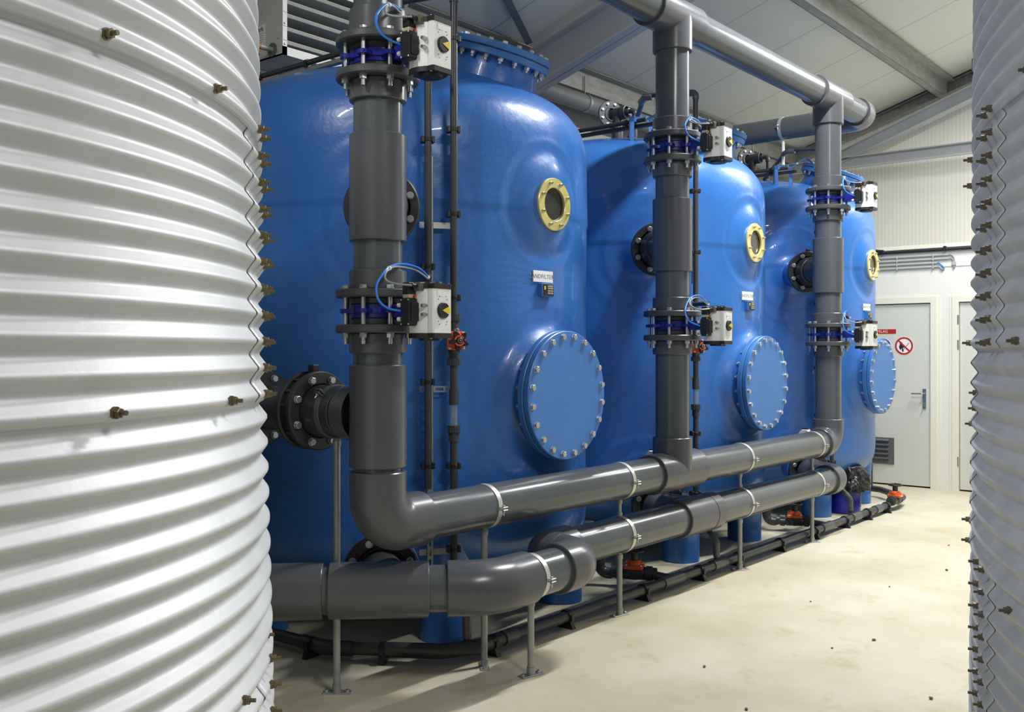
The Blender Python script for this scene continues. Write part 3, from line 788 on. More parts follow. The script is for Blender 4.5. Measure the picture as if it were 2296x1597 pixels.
for k in range(16):
    a = R_(22.5 * k + 11); g.box(-.006, .006, .128, .176, 0, .048, frame((bx, 3.617, bz), (0, 1, 0), (math.cos(a), 0, math.sin(a))))
g.obj('spacer_rib', 'flange_black', t, smooth=False)
g = G().ring((bx, 4.02, bz), (0, 1, 0), .105, .184, .032, 60, .006); g.obj('loose_flange', 'flange_black', t)
for y, sgn in ((3.585, -1), (4.02, -1)):
    for k in range(8):
        a = R_(22.5 + 45 * k)
        inst('bolt', HEAD, t, frame((bx + .152 * math.cos(a), y, bz + .152 * math.sin(a)), (0, sgn, 0)) @ Matrix.Rotation(.4 * k, 4, 'Z'))
# strap with lugs and its tall post
def strap(t, c, axis, ear, r=PR, w=.030, name='strap', mt='strap'):
    """pipe strap round axis at c; ear = outward direction of the bolted lugs"""
    c = Vector(c); ax = Vector(axis).normalized(); e = Vector(ear).normalized(); u = ax.cross(e)
    if u.z < 0: u = -u
    g = G(); g.ring(c - ax * w / 2, ax, r, r + .0035, w, 56, .0005)
    for s in (-1, 1):
        m = Matrix((ax, e, u)).transposed().to_4x4(); m.translation = c + e * r + u * (.007 * s)
        g.bbox(-w / 2 - .003, w / 2 + .003, -.002, .034, -.002, .002, .0015, m)
    b = g.obj(name, mt, t)
    m = Matrix((ax, e, u)).transposed().to_4x4(); m.translation = c + e * (r + .019)
    if m.determinant() < 0: m = Matrix((-ax, e, u)).transposed().to_4x4(); m.translation = c + e * (r + .019)
    g = G(); g.cyl((0, 0, -.034), (0, 0, .012), .0042, 12, None, True); g.v = [tuple(m @ Vector(p)) for p in g.v]
    g.hexa(.014, .009, .017, m); g.hexa(.014, -.019, -.010, m)
    g.obj('strap_bolt', 'bolt', b)
def post_parts(t, x, y, z1, r=.0165, zb=0.0, ang=0):
    m = Matrix.Translation((x, y, 0)) @ Matrix.Rotation(R_(ang), 4, 'Z')
    g = G(); g.bbox(-.065, .065, -.024, .024, 0, .006, .002, m); g.cyl((x, y, .006), (x, y, .04), r + .004, 20); bp = g.obj('base_plate', 'steel', t)
    for s in (-1, 1):
        inst('anchor_bolt', HEAD_S, bp, m @ Matrix.Translation((s * .048, 0, .006)) @ Matrix.Scale(.62, 4))
    G().cyl((x, y, .02), (x, y, z1), r, 20).obj('post', 'steel', t)
    g = G(); g.cyl((x, y, z1 - .03), (x, y, z1 - .004), r + .0035, 20); g.hexa(.03, z1 - .004, z1 + .006, Matrix.Translation((x, y, 0))); g.obj('post_nut', 'steel', t)
def support(x, y, levels, label, ang, ear=(0, -1, 0), axis=(1, 0, 0), rr=PR):
    t = thing('pipe_support', label, 'pipe support', (x, y, 0), 'galvanised posts under the grey pipes')
    zs = sorted(levels)
    post_parts(t, x, y, zs[0] - rr - .006, ang=ang)
    for z in zs: strap(t, (x, y, z), axis, ear, rr, mt='strap' if rr == PR else 'vent')
    if len(zs) > 1:
        a, b = zs[0] + rr + .004, zs[1] - rr - .004
        g = G(); g.cyl((x, y, a), (x, y, b), .012, 16); g.cyl((x, y, a), (x, y, a + .022), .017, 16); g.cyl((x, y, b - .022), (x, y, b), .017, 16); g.obj('link_tube', 'steel', t)
    return t
support(XR[0], 3.475, [1.287], 'tall thin post holding the flanged branch pipe beside the left silo', -50, (-.75, 0, .66), (0, 1, 0), .121)
support(3.668, YR, [ZU], 'single post holding the upper long pipe nearest its elbow', 45)
support(4.885, YR, [ZL, ZU], 'nearest of the three posts that strap both long pipes', -10)
support(6.446, YR, [ZL, ZU], 'middle of the three posts that strap both long pipes', -35)
support(7.735, YR, [ZL, ZU], 'farthest of the three posts that strap both long pipes', -40)
support(3.712, 2.94, [ZL], 'short post under the front pipe between its two bends', -12)

# lower header: S-bend, front run, diagonal run to the left silo
t = thing('distribution_header', 'lower of the two long grey pipes, with the S-bend at its near end', 'pipe', (4.13, YR, 0))
XE = 4.13; YF = 2.94
g = elbow_g(G(), [(XE + .235, YR, ZL), (XE, YR, ZL), (XE, YR - .128, ZL)], .123, .127); g.obj('elbow', 'pvc_fit', t)
g = elbow_g(G(), [(XE - .215, YF, ZL), (XE, YF, ZL), (XE, YF + .128, ZL)], .123, .127); g.obj('elbow', 'pvc_fit', t)
pipe_g((XE + .2, YR, ZL), (8.10, YR, ZL)).obj('pipe', 'pvc', t)
E0 = Vector((3.42, YF, ZL)); dv = Vector((-.70, .714, 0)).normalized()
pipe_g(E0 + Vector((.15, 0, 0)), (XE - .18, YF, ZL)).obj('pipe', 'pvc', t)
g = elbow_g(G(), [E0 + Vector((.245, 0, 0)), E0, E0 + dv * .20], .25, .127); g.obj('elbow', 'pvc_fit', t)
pipe_g(E0 + dv * .18, E0 + dv * .95).obj('pipe', 'pvc', t)
sleeve_g(G(), E0 + dv * .285, E0 + dv * .735, .1275).obj('tee', 'pvc_fit', t)
P5 = E0 + dv * 1.08
g = elbow_g(G(), [E0 + dv * .765, P5, P5 + Vector((-.25, .03, 0))], .2, .1275); g.obj('elbow', 'pvc_fit', t)
pipe_g(P5 + Vector((-.2, .024, 0)), P5 + Vector((-.42, .05, 0))).obj('pipe', 'pvc', t)
# stubs to the tank nozzles
rd = Vector((math.cos(R_(-136.8)), math.sin(R_(-136.8)), 0))
for i in range(3):
    c = Vector((XC0 + DX * i, YC, .50)); f0 = c + rd * 1.69
    xt = [3.10, 5.80, 8.21][i]
    if i == 0:
        G().cyl(c + rd * 1.63, E0 + dv * .47, PR, 40).obj('branch', 'pvc_dark', t)
    elif i == 1:
        g = elbow_g(G(), [c + rd * 1.66, c + rd * 1.80, (xt, YR + .02, ZL)], .10, .118); g.obj('branch', 'pvc_fit', t)
        g = sleeve_g(G(), (xt - .26, YR, ZL), (xt + .22, YR, ZL), .1265); g.lathe([(.129, 0), (.129, .02), (.1265, .02)], frame((xt + .10, YR, ZL), (1, 0, 0)), 48); g.lathe([(.1265, -.0), (.129, .0)], frame((xt + .10, YR, ZL), (1, 0, 0)), 48); g.obj('tee', 'pvc_fit', t)
    else:
        g = elbow_g(G(), [(xt - .19, YR, ZL), (xt, YR, ZL), (xt + .02, YR + .16, ZL)], .10, .127); g.obj('elbow', 'pvc_fit', t)
        g = elbow_g(G(), [c + rd * 1.66, c + rd * 1.72, (xt + .03, YR + .13, ZL)], .08, .118); g.obj('branch', 'pvc_fit', t)
    m = frame(c, rd, (0, 0, 1))
    g = G(); g.lathe([(.105, 1.604), (.180, 1.604), (.184, 1.609), (.184, 1.634), (.178, 1.640), (.128, 1.640), (.122, 1.625)], m, 56); fl = g.obj('loose_flange', 'flange_black', t)
    for k in range(8):
        a = R_(22.5 + 45 * k); inst('bolt', HEAD, t, m @ Matrix.Translation((.1485 * math.cos(a), .1485 * math.sin(a), 1.640)) @ Matrix.Rotation(.5 * k, 4, 'Z'))

# middle riser sections with the branch to each upper nozzle
for i in range(3):
    x = XR[i]; c = Vector((XC0 + DX * i, YC, 2.26))
    t = thing('riser_section', 'grey riser length between the two white actuators, %s of three' % RN[i], 'pipe', (x, YR, LOZ[i]), 'riser lengths between the valves')
    pipe_g((x, YR, LOZ[i] + .032), (x, YR, UPZ[i] - .032)).obj('pipe', 'pvc', t)
    riser_upper_flange(t, x, LOZ[i]); riser_lower_flange(t, x, UPZ[i])
    za, zb = [(2.045, 2.512), (2.069, 2.532), (2.047, 2.509)][i]
    g = sleeve_g(G(), (x, YR, za), (x, YR, zb)); g.obj('tee', 'pvc_fit', t)
    f1 = c + rd * 1.60; d = (f1 - Vector((x, YR, 2.26))).normalized(); L = (f1 - Vector((x, YR, 2.26))).length
    G().cyl((x, YR, 2.26), f1, PR, 40).obj('branch', 'pvc_dark', t)
    m = frame(c, rd, (0, 0, 1))
    g = G(); g.lathe([(.106, 1.62), (.128, 1.62), (.128, 1.66), (.122, 1.70), (.118, 1.74), (.108, 1.745)], m, 48); g.obj('socket', 'flange_black', t)
    g = G(); g.lathe([(.105, 1.582), (.180, 1.582), (.184, 1.587), (.184, 1.610), (.178, 1.616), (.140, 1.616), (.134, 1.600)], m, 56); g.obj('loose_flange', 'flange_black', t)
    g = G(); g.bbox(.180, .205, -.018, .018, 1.584, 1.612, .003, m); g.obj('flange_tab', 'flange_black', t, smooth=False)
    for k in range(8):
        a = R_(22.5 + 45 * k); inst('bolt', HEAD, t, m @ Matrix.Translation((.1485 * math.cos(a), .1485 * math.sin(a), 1.616)) @ Matrix.Rotation(.5 * k, 4, 'Z'))

# overhead header with its drops
ZT = 3.70; XEE = 8.95
t = thing('overhead_header', 'large grey pipe overhead dropping into the three risers', 'pipe', (XR[1], YR, ZT))
pipe_g((2.2, YR, ZT), (XEE - .2, YR, ZT)).obj('pipe', 'pvc', t)
for i in range(3):
    x = XR[i]
    sleeve_g(G(), (x - .285, YR, ZT), (x + .25, YR, ZT)).obj('tee', 'pvc_fit', t)
    g = tee_saddle(G(), (x, YR, ZT), (0, 0, -1), SR, ZT - 3.474 + (0 if i < 2 else .012)); g.obj('tee_branch', 'pvc_fit', t)
    pipe_g((x, YR, ZT - .2), (x, YR, UPZ[i] + .032)).obj('drop_pipe', 'pvc', t)
    riser_upper_flange(t, x, UPZ[i], [.215, .190, .190][i])
    for xx in (x - .285,):
        g = G(); g.ring((xx - .008, YR, ZT), (1, 0, 0), PR, SR + .001, .012, 56, .003); g.obj('glue_ring', 'pvc_fit', t)
g = elbow_g(G(), [(XEE - .22, YR, ZT), (XEE, YR, ZT), (XEE, YR + .24, ZT)], .135); g.obj('elbow', 'pvc_fit', t)
pipe_g((XEE, YR + .2, ZT), (XEE, 4.74, ZT)).obj('pipe', 'pvc', t)
g = elbow_g(G(), [(XEE, 4.62, ZT), (XEE, 4.80, ZT), (XEE + .30, 4.80, ZT)], .12); g.obj('elbow', 'pvc_fit', t)

# bottom valves on the tank drains (only their actuators show above the pipes)
for i, lab in ((1, 'small white and black actuator low behind the upper long pipe, by the middle riser'), (2, 'small white and black actuator low behind the upper long pipe, by the farthest riser')):
    c = Vector((XC0 + DX * i, YC, .50)); p = c + rd * 1.592
    t = thing('drain_valve_actuator', lab, 'valve', tuple(p), 'low actuators behind the long pipes')
    m = frame(c, rd, (0, 0, 1))
    g = G(); g.lathe([(.09, 1.5795), (.165, 1.5795), (.165, 1.6025), (.09, 1.6025)], m, 48); g.obj('valve_body', 'valve_blue', t)
    g = G(); g.bbox(.16, .30, -.04, .04, 1.581, 1.601, .003, m); g.obj('neck', 'valve_blue', t, smooth=False)
    q = p + Vector((-.03 if i == 1 else -.05, 0, 0)); zt = .90 if i == 1 else .885
    mm = frame((q.x, q.y, zt - .09), (1, .25, 0), (0, 0, 1))
    poly = [(-.06, -.035), (-.05, -.055), (.03, -.055), (.06, -.035), (.075, -.022), (.075, .022), (.06, .035), (.03, .055), (-.05, .055), (-.06, .035)]
    g = G(); g.prism(poly, -.085, .06, mm); g.obj('actuator_body', 'white', t, angle=25)
    g = G(); g.prism([(a * .97, b * .97) for a, b in poly], .06, .085, mm); g.obj('end_cap', 'black', t, angle=25)
    g = G(); g.bbox(.075, .087, -.03, .03, -.03, .03, .003, mm); g.obj('position_indicator', 'black', t, smooth=False)
    g = G(); g.box(q.x - .02, q.x + .02, q.y - .02, q.y + .02, .80, zt - .15) if False else g.cyl((q.x, q.y, .79), (q.x, q.y, zt - .15), .03, 18); g.obj('stem', 'black', t)

# ------------------------------------------------------------------ small pipes in front of each tank
AX, AY = 3.623, 3.545; BX, BY = 3.744, 3.476; SRR = .0195
ta = R_(-124.5); tv = Vector((-math.sin(ta), math.cos(ta), 0)); rv = Vector((math.cos(ta), math.sin(ta), 0))
def clip_g(g, x, y, z, up=(0, 0, 1), r=SRR, side=tv, back=-rv):
    """snap clip: block behind the pipe, two side jaws, front strap"""
    u = Vector(up); sd = Vector(side); bk = Vector(back)
    m = Matrix((sd, -bk, u)).transposed().to_4x4(); m.translation = Vector((x, y, z))
    if m.determinant() < 0: m = Matrix((-sd, -bk, u)).transposed().to_4x4(); m.translation = Vector((x, y, z))
    k = r / .0195
    g.bbox(-.034 * k, .034 * k, -.040 * k, -.020 * k, -.016, .016, .002, m)
    for s in (-1, 1): g.bbox(s * .027 * k - .008, s * .027 * k + .008, -.03 * k, .014 * k, -.016, .016, .002, m)
    g.ring(Vector((x, y, z)) - u * .009, u, r, r + .004, .018, 24, .001)
    return g
def make_small(dx, n):
    a = thing('cable_conduit', ['left-hand', 'left-hand', 'left-hand'][n] + ' thin dark vertical conduit before the ' + TANKN[n], 'conduit', (AX + dx, AY, 0), 'thin vertical conduits before the tanks')
    a['label'] = ['thin dark vertical conduit running behind both actuators of the nearest riser', 'thin dark conduit behind the actuators of the middle riser', 'thin dark conduit behind the actuators of the farthest riser'][n]
    x = AX + dx
    G().cyl((x, AY, .855), (x, AY, 3.06), SRR, 20).obj('tube', 'pvc_dark', a)
    for z in (2.654, 2.0, 1.405, .973):
        clip_g(G(), x, AY, z).obj('pipe_clip', 'black', a)
    for zz in (LOZ[n], UPZ[n]):
        e = Vector((XR[n] + (.451 if n == 0 else .435), YR + (.133 if n == 0 else -.021), zz + (.188 if n == 0 else .158)))
        s0 = Vector((x, AY, zz + .17)); d = (e - s0).normalized()
        g = G(); g.tube([s0 + d * .02, e - d * .003], .0155, 16); g.lathe([(.0155, 0), (.012, .001), (.012, -.02)], frame(e - d * .003, d), 16); g.obj('conduit_stub', 'pvc_dark', a)
    b = thing('sample_pipe', 'x', 'pipe', (BX + dx, BY, 0), 'thin vertical sample pipes with a clear length')
    b['label'] = ['thin grey vertical pipe carrying the star-handled orange valve before the nearest tank', 'thin grey vertical pipe just right of the middle riser, with a clear length', 'thin grey vertical pipe mostly hidden behind the farthest riser'][n]
    x = BX + dx
    fx, fy = (3.70, 3.345) if n == 0 else (BX + dx - .035, 3.292)
    P = bend([(x, BY, 1.1), (x, BY, .40), (fx, fy, .215), (fx, fy, .085)], .05, 6)
    g = G(); g.tube(P, SRR, 18); g.obj('tube', 'pvc_dark', b)
    g = G()
    for q, w in (((P[7]), 0),): pass
    d = (Vector((fx, fy, .215)) - Vector((x, BY, .40))).normalized()
    g.tube(bend([(x, BY, .47), (x, BY, .40), Vector((x, BY, .40)) + d * .065], .05, 6), .0235, 18); g.obj('elbow', 'pvc_fit', b)
    g = G(); g.tube(bend([Vector((fx, fy, .215)) - d * .065, (fx, fy, .215), (fx, fy, .11)], .05, 6), .0235, 18); g.obj('elbow', 'pvc_fit', b)
    G().cyl((x, BY, 1.292), (x, BY, 1.50), SRR, 20).obj('tube', 'pvc_dark', b)
    G().cyl((x, BY, 1.745), (x, BY, 3.40), SRR, 20).obj('tube', 'pvc_dark', b)
    g = G(); g.cyl((x, BY, 1.176), (x, BY, 1.292), .019, 20); g.obj('clear_tube', 'clear', b)
    g = G(); g.cyl((x, BY, 1.286), (x, BY, 1.37), .025, 22); g.obj('coupling', 'pvc_dark', b)
    def union(z0, z1, flip=False):
        g = G(); z = lambda f: z0 + (z1 - z0) * (1 - f if flip else f)
        pr = [(.024, z(0)), (.026, z(.02)), (.026, z(.38))]
        g.cyl((x, BY, z(0)), (x, BY, z(.4)), .026, 20); g.hexa(.05, min(z(.4), z(.55)), max(z(.4), z(.55)), Matrix.Translation((x, BY, 0)))
        a_, c_ = sorted((z(.55), z(1)))
        poly = [((.034 if i % 2 else .0315) * math.cos(2 * PI * i / 36), (.034 if i % 2 else .0315) * math.sin(2 * PI * i / 36)) for i in range(36)]
        g.prism(poly, a_, c_, Matrix.Translation((x, BY, 0)))
        g.obj('union_nut', 'pvc_dark', b)
    union(1.674, 1.755); union(1.49, 1.563, True); union(1.095, 1.178, False)
    for z in (3.188, 2.717, 2.277, 1.841, .967, .534):
        clip_g(G(), x, BY, z).obj('pipe_clip', 'black', b)
    # vent line from the sample pipe over to the tee on the tank top
    xt = XC0 + dx; k = xt - .105
    g = G(); g.tube(bend([(x, BY, 3.36), (x, BY, 3.43), (x, BY + .43, 3.475), (k + .02, YC - .175, 3.33), (k + .105, YC - .175, 3.33)], .04, 6), SRR, 16); g.obj('vent_line', 'pvc_dark', b)
    g = G(); g.tube(bend([(x, BY, 3.38), (x, BY, 3.43), (x, BY + .06, 3.432)], .035, 6), .024, 16); g.obj('elbow', 'pvc_fit', b)
    g = G(); g.tube(bend([(x, BY + .36, 3.456), (x, BY + .43, 3.46), (x + .06, BY + .50, 3.45)], .035, 6), .025, 16); g.obj('elbow', 'pvc_fit', b)
    # mounting rail and cross brackets
    r = thing('mounting_rail', 'x', 'rail', (AX + dx + .03, AY + .06, 0), 'perforated rails behind the thin pipes')
    r['label'] = ['perforated zinc rail with white cross brackets behind the two thin pipes before the nearest tank', 'perforated zinc rail beside the thin pipe right of the middle riser', 'perforated zinc rail behind the thin pipe of the farthest riser'][n]
    c = Vector((XC0 + dx, YC, 0))
    def pol(ang, rad, z): return c + Vector((math.cos(R_(ang)) * rad, math.sin(R_(ang)) * rad, z))
    aA = math.degrees(math.atan2(AY - YC, AX - XC0)); aB = math.degrees(math.atan2(BY - YC, BX - XC0))
    for ang, z0, z1 in ((aA + .9, .33, 2.62), (aB + .7, 2.05, 2.62)):
        o = pol(ang, 1.274, 0); d = Vector((math.cos(R_(ang)), math.sin(R_(ang)), 0)); m = frame(o, (0, 0, 1), d)
        g = G()
        if z1 - z0 > 1:
            n_ = int((z1 - z0) / .05); zz = z0
            for q in range(n_):
                g.box(-.003, 0, -.016, -.006, zz, zz + .05, m); g.box(-.003, 0, .006, .016, zz, zz + .05, m); g.box(-.003, 0, -.006, .006, zz, zz + .018, m); zz += .05
            g.box(-.018, 0, -.016, -.014, z0, zz, m); g.box(-.018, 0, .014, .016, z0, zz, m)
        else: g.box(-.018, 0, -.016, .016, z0, z1, m)
        g.obj('rail', 'steel', r, smooth=False)
    for z, mt in ((2.222, 'white'), (1.365, 'steel'), (.515, 'steel')):
        g = G(); p, q = pol(aA - 1.6, 1.262, z), pol(aB + .4, 1.262, z)
        m = frame(p, q - p, (0, 0, 1)); L = (q - p).length
        if z > 2 or z < 1: g.box(-.016, .016, -.0015, .0015, 0, L, m)
        else:
            g.box(-.016, -.008, -.0015, .0015, 0, L, m); g.box(.008, .016, -.0015, .0015, 0, L, m)
            for f in (0, .28, .42, .72, .86): g.box(-.008, .008, -.0015, .0015, L * f, L * f + .012, m)
        g.obj('cross_bracket', mt, r, smooth=False)
    # conduit with hoses over the tank shoulder, blue bracket, tee on the tank top
    h = thing('roof_conduit', 'x', 'conduit', (XC0 + dx - .62, 3.93, 3.315), 'conduits lying across the tank shoulders')
    h['label'] = ['grey conduit on a zinc rail crossing under the unit heater', 'grey conduit and dark rail on top of the middle tank, left of its riser', 'grey conduit and dark rail on top of the farthest tank, left of its riser'][n]
    X = XC0 + dx - .62
    g = G(); g.cyl((X, 3.93, 3.315), (X, 5.9, 3.315), .0165, 18); g.lathe([(.0165, 0), (.0125, -.001), (.0125, .02)], frame((X, 3.93, 3.315), (0, 1, 0)), 18); g.obj('tube', 'pvc_dark', h)
    g = G(); g.box(X - .004, X + .036, 3.86, 5.9, 3.263, 3.267); g.box(X - .004, X - .001, 3.86, 5.9, 3.267, 3.287); g.box(X + .033, X + .036, 3.86, 5.9, 3.267, 3.287); g.obj('rail', 'steel' if n == 0 else 'black_soft', h, smooth=False)
    for y in (4.10, 4.75, 5.2):
        g = G(); g.bbox(X - .026, X + .026, y - .014, y + .014, 3.287, 3.301, .002); g.ring((X, y - .012, 3.315), (0, 1, 0), .0165, .022, .024, 20, .001); g.obj('pipe_clip', 'black', h)
    e = Vector((AX + dx + .02, AY + .02, 3.05))
    g = G(); g.tube(smooth_path([(X + .004, 3.97, 3.319), (X, 3.88, 3.327), (X - .06, 3.74, 3.370), e + Vector((.03, .05, .22)), e]), .0046, 8); g.obj('air_hose', 'hose', h)
    g = G(); g.tube(smooth_path([(X - .006, 3.97, 3.311), (X - .006, 3.88, 3.315), (X - .066, 3.74, 3.360), e + Vector((.02, .05, .21)), e + Vector((-.01, 0, 0))]), .0042, 8); g.obj('control_cable', 'cable', h)
    g = G(); g.tube([(X - .02, 3.835, 3.337), (X - .025, 3.822, 3.343)], .0095, 10); g.obj('cable_tie', 'tie', h)
    k = thing('bracket_frame', 'x', 'bracket', (XC0 + dx - .60, 4.0, 3.1), 'blue bracket frames on the tank shoulders')
    k['label'] = ['blue bracket frame hidden behind the nearest riser on the nearest tank', 'small blue bracket frame standing on the middle tank, left of its riser', 'small blue bracket frame on the farthest tank holding a white rod'][n]
    m = frame((XC0 + dx - .595, 3.995, 0), (0, 0, 1), (.68, -.73, 0))
    g = G()
    for s in (-1, 1): g.box(s * .085 - .004, s * .085 + .004, -.02, .02, 3.02, 3.345, m); g.box(s * .085 - (.03 if s > 0 else -.0), s * .085 + (.0 if s > 0 else .03), -.02, -.016, 3.02, 3.345, m)
    g.box(-.089, .089, -.02, .02, 3.337, 3.345, m); g.box(-.089, .089, -.02, -.016, 3.305, 3.345, m); g.obj('frame', 'frp_flange', k, smooth=False)
    for s in (-.05, .0, .05):
        inst('bolt', HEAD_S, k, m @ Matrix.Translation((s, 0, 3.345)) @ Matrix.Scale(.5, 4))
    w = thing('vent_tee', 'x', 'pipe', (xt, YC, 3.34), 'flanged pipe tees on the tank tops')
    w['label'] = ['', 'dark flanged pipe tee on top of the middle tank', 'dark flanged pipe tee on top of the farthest tank'][n] or 'dark flanged pipe tee hidden behind the nearest riser'
    zt = 3.575
    g = G(); g.cyl((xt, YC, 3.27), (xt, YC, zt), .044, 28); g.cyl((xt, YC, 3.27), (xt, YC, 3.44), .050, 28); g.cyl((xt, YC + .06, zt), (xt, YC - .06, zt), .050, 28); g.lathe([(.057, 0), (.057, .045), (.048, .047), (.044, .02), (0, .02)], frame((xt, YC - .05, zt), (0, -1, 0)), 32); g.obj('tee', 'pvc_dark', w)
    mf = frame((xt - .04, YC + .05, zt - .01), (-.45, -.89, 0))
    g = G(); g.lathe([(.05, 0), (.112, 0), (.115, .003), (.115, .019), (.112, .022), (.062, .022), (.058, .03), (.05, .03)], mf, 40); fl = g.obj('loose_flange', 'flange', w)
    for q in range(8):
        a_ = R_(22.5 + 45 * q); inst('bolt', HEAD_S, fl, mf @ Matrix.Translation((.09 * math.cos(a_), .09 * math.sin(a_), .022)) @ Matrix.Scale(.8, 4))
    g = G(); g.tube(bend([(xt, YC - .08, zt), (xt, YC - .175, zt), (xt, YC - .175, 3.33)], .035, 8), .0195, 16); g.cyl((xt, YC - .07, zt), (xt, YC - .12, zt), .03, 18); g.tube(bend([(xt, YC - .145, zt), (xt, YC - .175, zt), (xt, YC - .175, zt - .05)], .028, 8), .0245, 16); g.obj('elbow_pipe', 'pvc_dark', w)
    return b
for n in range(3): make_small(DX * n, n)
t = thing('pipe_hanger', 'white rod and strap holding the overhead pipe end above the farthest tank', 'pipe support', (XEE, 3.99, 3.35))
g = G(); g.cyl((XEE, 3.99, 3.35), (XEE, 3.99, ZT - PR - .02), .014, 18); g.cyl((XEE, 3.99, ZT - PR - .03), (XEE, 3.99, ZT - PR - .004), .009, 12); g.obj('rod', 'white', t)
strap(t, (XEE, 3.99, ZT), (0, 1, 0), (-1, 0, 0))

# diaphragm valves with orange bonnets
def make_diaphragm(star):
    """local: pipe axis x, spindle +z"""
    t = thing('diaphragm_valve', 'x', 'valve')
    g = G(); g.bbox(-.045, .045, -.045, .045, .004, .022, .004); g.lathe([(.026, -.065), (.034, -.05), (.034, .05), (.026, .065)], frame((0, 0, 0), (1, 0, 0)), 24)
    g.lathe([(.044, .02), (.044, 0), (.03, -.03), (0, -.034)], None, 24); g.obj('valve_body', 'pvc_dark', t, world=False)
    g = G(); g.bbox(-.048, .048, -.048, .048, .022, .042, .004)
    g.lathe([(.040, .042), (.038, .056), (.030, .066), (0, .068)], None, 24)
    g.bbox(-.016, .016, -.044, .044, .042, .060, .006); g.bbox(-.044, .044, -.016, .016, .042, .060, .006); g.obj('bonnet', 'orange', t, world=False)
    for sx in (-1, 1):
        for sy in (-1, 1): inst('screw', SMALL, t, Matrix.Translation((sx * .037, sy * .037, .042)) @ Matrix.Scale(1.9, 4))
    g = G()
    if star:
        P = []
        for i in range(120):
            a = 2 * PI * i / 120 + PI / 2 + .15
            r = .041 + .012 * math.cos(5 * (a - .15 - PI / 2)) + .002 * math.cos(10 * a)
            P.append((r * math.cos(a), r * math.sin(a)))
        g.prism(P, .074, .090); g.cyl((0, 0, .06), (0, 0, .076), .02, 20); w = g.obj('handwheel', 'black', t, world=False, angle=40)
        g = G(); g.lathe([(.020, .0905), (.020, .0915), (.028, .0915), (.028, .0905)], None, 24, R_(-60), R_(80)); g.lathe([(.020, .0905), (.020, .0915), (.028, .0915), (.028, .0905)], None, 24, R_(120), R_(250)); g.obj('indicator_ring', 'orange', w, world=False)
        g = G(); g.lathe([(.017, .09), (.017, .096), (.013, .099), (0, .099)], None, 24); g.obj('hub', 'black', w, world=False)
        g = G(); g.ring((0, 0, .0985), (0, 0, 1), .010, .0125, .001, 24, .0002); g.lathe([(.004, .099), (.004, .103), (0, .104)], None, 12); g.obj('spindle', 'chrome', w, world=False)
    else:
        n = 40
        ringp = [(.044 * math.cos(2 * PI * i / n), .044 * math.sin(2 * PI * i / n), .112) for i in range(n + 1)]
        g.tube(ringp, .0075, 10, False)
        for k in range(3): a = R_(30 + 120 * k); g.tube([(0, 0, .106), (.04 * math.cos(a), .04 * math.sin(a), .111)], .006, 8)
        g.cyl((0, 0, .066), (0, 0, .110), .019, 20); w = g.obj('handwheel', 'black_soft', t, world=False)
        g = G(); g.cyl((0, 0, .108), (0, 0, .126), .005, 12); g.obj('spindle', 'black_soft', w, world=False)
        poly = [((.037 if i % 2 else .0345) * math.cos(2 * PI * i / 40), (.037 if i % 2 else .0345) * math.sin(2 * PI * i / 40)) for i in range(40)]
        for s in (-1, 1):
            g = G(); m = frame((s * .06, 0, 0), (s, 0, 0)); g.prism(poly, 0, .032, m); g.cyl((s * .092, 0, 0), (s * .115, 0, 0), .030, 22); g.obj('union_nut', 'pvc_dark', t, world=False)
    return t
v0 = make_diaphragm(True); v0.location = (BX, BY, 1.618); v0['label'] = 'orange valve with a black star handle on the thin pipe before the nearest tank'; v0['group'] = 'star-handled orange valves'
v0.rotation_mode = 'QUATERNION'
qz = Vector((math.cos(R_(-118)), math.sin(R_(-118)), 0)); v0.rotation_quaternion = frame((0, 0, 0), qz, (0, 0, 1)).to_quaternion()
c = copy_tree(v0, (DX, 0, -.02), 'orange valve with a black star handle half hidden by the middle lower actuator')
v1 = make_diaphragm(False); v1['group'] = 'orange handwheel valves on the floor'
v1.location = (5.52, 3.50, .098); v1.rotation_euler = (0, 0, math.atan2(-.215, .095)); v1.scale = (1.3, 1.3, 1.3)
v1['label'] = 'orange floor valve with black handwheel by the second post from the left silo, nearest of three'
v1['label'] = 'orange floor valve with black handwheel under the S-bend pipe run, nearest of the three'
c = copy_tree(v1, (DX, 0, 0), 'orange floor valve with black handwheel between the middle and farthest tanks')
c = copy_tree(v1, (9.84 - 5.52, 3.225 - 3.50, .0), 'orange floor valve with a white sticker at the far end of the floor pipe'); c.rotation_euler = (0, 0, 0)
v3 = c
g = G(); g.box(-.016, .010, -.0489, -.0478, .0255, .0385); lb = g.obj('sticker', 'label_white', None, world=False, smooth=False); lb.parent = v3
# floor drain line with saddles
FZ = .064
t = thing('floor_drain_pipe', 'long dark drain pipe lying along the floor in front of the tanks', 'pipe', (5, 3.29, 0))
P = bend([(3.19, 4.6, FZ), (3.235, 3.88, FZ), (3.56, 3.39, FZ), (3.74, 3.295, FZ), (9.66, 3.235, FZ)], .09, 8)
g = G(); g.tube(P, .032, 22); g.obj('tube', 'pvc_dark', t)
def along(x): return 3.295 - .060 * (x - 3.74) / 5.92
for x0, x1 in ((3.92, 4.02), (5.50, 5.74), (6.16, 6.34), (8.05, 8.26), (8.72, 8.90), (9.30, 9.44)):
    G().cyl((x0, along(x0), FZ), (x1, along(x1), FZ), .0385, 24).obj('coupling', 'pvc_fit', t)
g = G(); g.tube(bend([(3.40, 3.63, FZ), (3.56, 3.39, FZ), (3.74, 3.295, FZ), (3.90, 3.293, FZ)], .09, 8), .038, 22); g.obj('elbow', 'pvc_dark', t)
g = G(); g.tube(bend([(3.225, 4.05, FZ), (3.235, 3.88, FZ), (3.31, 3.765, FZ)], .12, 8), .038, 22); g.obj('elbow', 'pvc_dark', t)
